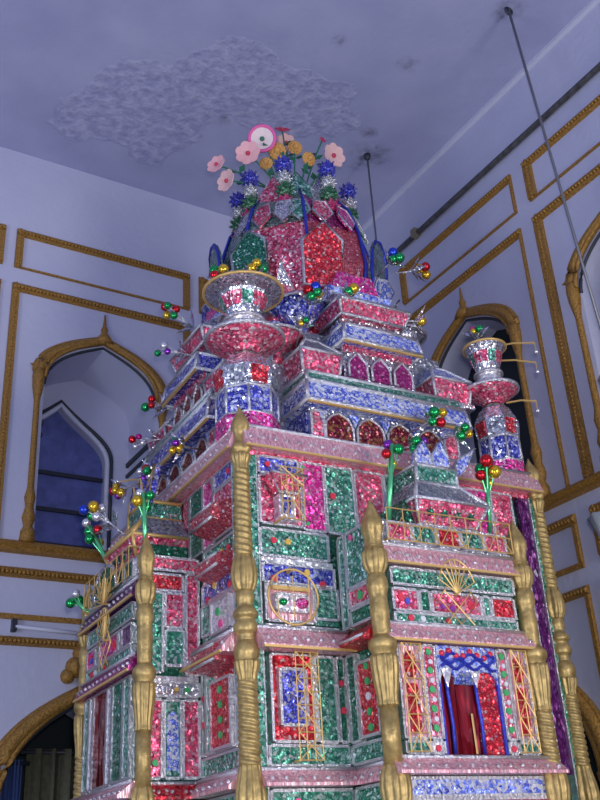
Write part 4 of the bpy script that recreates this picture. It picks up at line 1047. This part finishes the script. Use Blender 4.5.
# curtain in the left hand lower arch
def curtain(label, M, a0, a1, z1, mat):
    th = bpy.data.objects.new('curtain', None); COL.objects.link(th); th.matrix_world = M @ Matrix.Translation(((a0+a1)/2, .3, .1)); tag(th, label, 'curtain')
    sh = Matrix.Translation((-(a0+a1)/2, -.3, -.1)); N = 60
    def pt(i, z, off): a = a0+(a1-a0)*i/N; return (a, .30+.035*sin(i*.9)+.012*sin(i*2.3+z)+off, z)
    b = B(sh); zs = [.1, .8, 1.6, z1]
    ring = [[pt(i, z, 0) for i in range(N+1)]+[pt(i, z, .008) for i in range(N, -1, -1)] for z in zs]
    b.loft(ring, True, True).build('cloth', mat, th)
    B(sh).tube([(a0-.05, .30, z1-.02), (a1+.05, .30, z1-.02)], .014).build('curtain_rod', M_DARKLINE, th)
curtain('dark olive curtain hanging in the gold edged arch at lower left', LWALL, 1.93, 2.79, 2.52, M_CURT)
curtain('blue strip standing in for the gap at the left edge of the lower left arch', LWALL, 1.67, 1.90, 2.45, M_GAPB)  # blue sheet stands in for the gap beside the olive curtain

# ------------------------------------------------------------------ fittings
def fit(name, label, cat, loc):
    o = bpy.data.objects.new(name, None); COL.objects.link(o); o.location = loc; return tag(o, label, cat)
# conduit along the right wall
th = fit('conduit_pipe', 'dark conduit pipe running along the top of the right wall', 'pipe', (XW, 4.8, 6.53))
b = B(); b.tube([(-.03, 1.58, -.02), (-.03, 0, .0), (-.03, -1.0, .005), (-.03, -3, .02), (-.03, -8, .03)], .024, 8); b.build('pipe', M_PIPE, th)
for y in (1.2, .45, -1.85, -3.4):
    B().box(-.065, .0, y-.03, y+.03, -.03, .04).build('pipe_clip', M_BRASS, th)
th = fit('tube_light', 'thin grey tube fixed above the lowest gold rail on the left wall', 'tube light', (1.95, YW, 3.215))
B().tube([(-.25, -.04, .01), (.28, -.04, -.01)], .013, 8).build('tube', M_WHITEPAINT, th)
B().box(-.27, -.24, -.05, 0, -.02, .06).build('holder', M_DARKLINE, th); B().box(.24, .30, -.05, 0, -.03, .02).build('holder', M_DARKLINE, th)
# hanging rods
th = fit('chandelier', 'chandelier on a long rod from the ceiling hook at upper right', 'chandelier', (4.058, 3.386, ZC))
bot = Vector((.05, -.16, -2.98))
B().tube([(0, 0, 0), bot*.5, bot], .009, 6).build('rod', M_WIRE, th)
B().tube([(.03*cos(2*PI*i/12), 0, -.03+.03*sin(2*PI*i/12)) for i in range(12)], .009, 6, True).build('hook', M_DARKLINE, th)
B().lathe([(.012, .02), (.06, 0), (.095, -.05), (.085, -.10), (.03, -.12), (.02, -.16), (.02, -.86), (.05, -.90), (.05, -.98), (.01, -1.02)], 16, tuple(bot)).build('brass_hub', M_BRASS, th)
for i in range(4):
    t = 2*PI*i/4+2.2; c = bot+Vector((cos(t)*.20, sin(t)*.20, -.92))
    B().tube([bot+Vector((0, 0, -.94)), bot+Vector((cos(t)*.1, sin(t)*.1, -1.0)), c+Vector((0, 0, -.06))], .01, 6).build('arm', M_BRASS, th)
    s = B().lathe([(.02, -.06), (.05, -.04), (.065, .02), (.09, .09), (.082, .09), (.05, .0)], 18, tuple(c), lambda a, z: 1+(.12 if z > 0 else 0)*cos(6*a)).build('tulip_shade', M_GLASS, th)
    B().lathe([(.018, -.075), (.052, -.045), (.05, -.03), (.018, -.05)], 14, tuple(c)).build('blue_lip', M_BSHADE, s)
th = fit('hanging_rod', 'thin rod hanging from the ceiling right behind the dome', 'rod', (4.031, 5.137, ZC))
B().tube([(0, 0, 0), (0, 0, -2.6)], .008, 6).build('rod', M_WIRE, th)
B().lathe([(.03, 0), (.03, -.03), (.01, -.06)], 10).build('hook', M_DARKLINE, th)

# ------------------------------------------------------------------ light
w = bpy.data.worlds.new('World'); SC.world = w; w.use_nodes = True
bg = w.node_tree.nodes['Background']; bg.inputs[0].default_value = (.40, .53, 1.0, 1); bg.inputs[1].default_value = .46
def area(name, loc, target, size, power, col, sy=None):
    l = bpy.data.lights.new(name, 'AREA'); l.energy = power; l.color = col; l.size = size
    if sy: l.shape = 'RECTANGLE'; l.size_y = sy
    o = bpy.data.objects.new(name, l); COL.objects.link(o); o.location = loc
    o.rotation_euler = (Vector(target)-Vector(loc)).to_track_quat('-Z', 'Y').to_euler(); return o
area('front_fill', (3.4, -3.4, 2.1), (2.6, 4, 3.0), 1.6, 190, (1, .96, .93), 2.6)  # added fill lamp behind the camera for foil highlights; no doorway stands there
area('side_fill', (-3.2, 2.2, 2.4), (4.4, 3.2, 5.4), 1.8, 90, (.85, .88, 1), 2.6)  # added fill lamp on the left to brighten the right wall; no door built
fl = bpy.data.lights.new('camera_flash', 'POINT'); fl.energy = 230; fl.color = (1, .97, .95); fl.shadow_soft_size = .05
o = bpy.data.objects.new('camera_flash', fl); COL.objects.link(o); o.location = CAM+Vector((.02, -.06, .10))

# ------------------------------------------------------------------ camera
cam = bpy.data.cameras.new('camera'); co = bpy.data.objects.new('camera', cam); COL.objects.link(co)
f, pit, rol, yaw = 980.316, .462281828, -.0616921599, 1.01150498
fw = Vector((cos(yaw)*cos(pit), sin(yaw)*cos(pit), sin(pit))); r = Vector((sin(yaw), -cos(yaw), 0)); u = r.cross(fw)
r2 = r*cos(rol)+u*sin(rol); u2 = -r*sin(rol)+u*cos(rol)
R = Matrix((r2, u2, -fw)).transposed().to_4x4()
co.matrix_world = Matrix.Translation(CAM) @ R
cam.sensor_fit = 'VERTICAL'; cam.sensor_height = 24; cam.lens = f/800*24; cam.clip_end = 60
SC.camera = co
SC.view_settings.view_transform = 'Standard'; SC.view_settings.look = 'None'; SC.view_settings.gamma = 1
SC.view_settings.exposure = 0.2
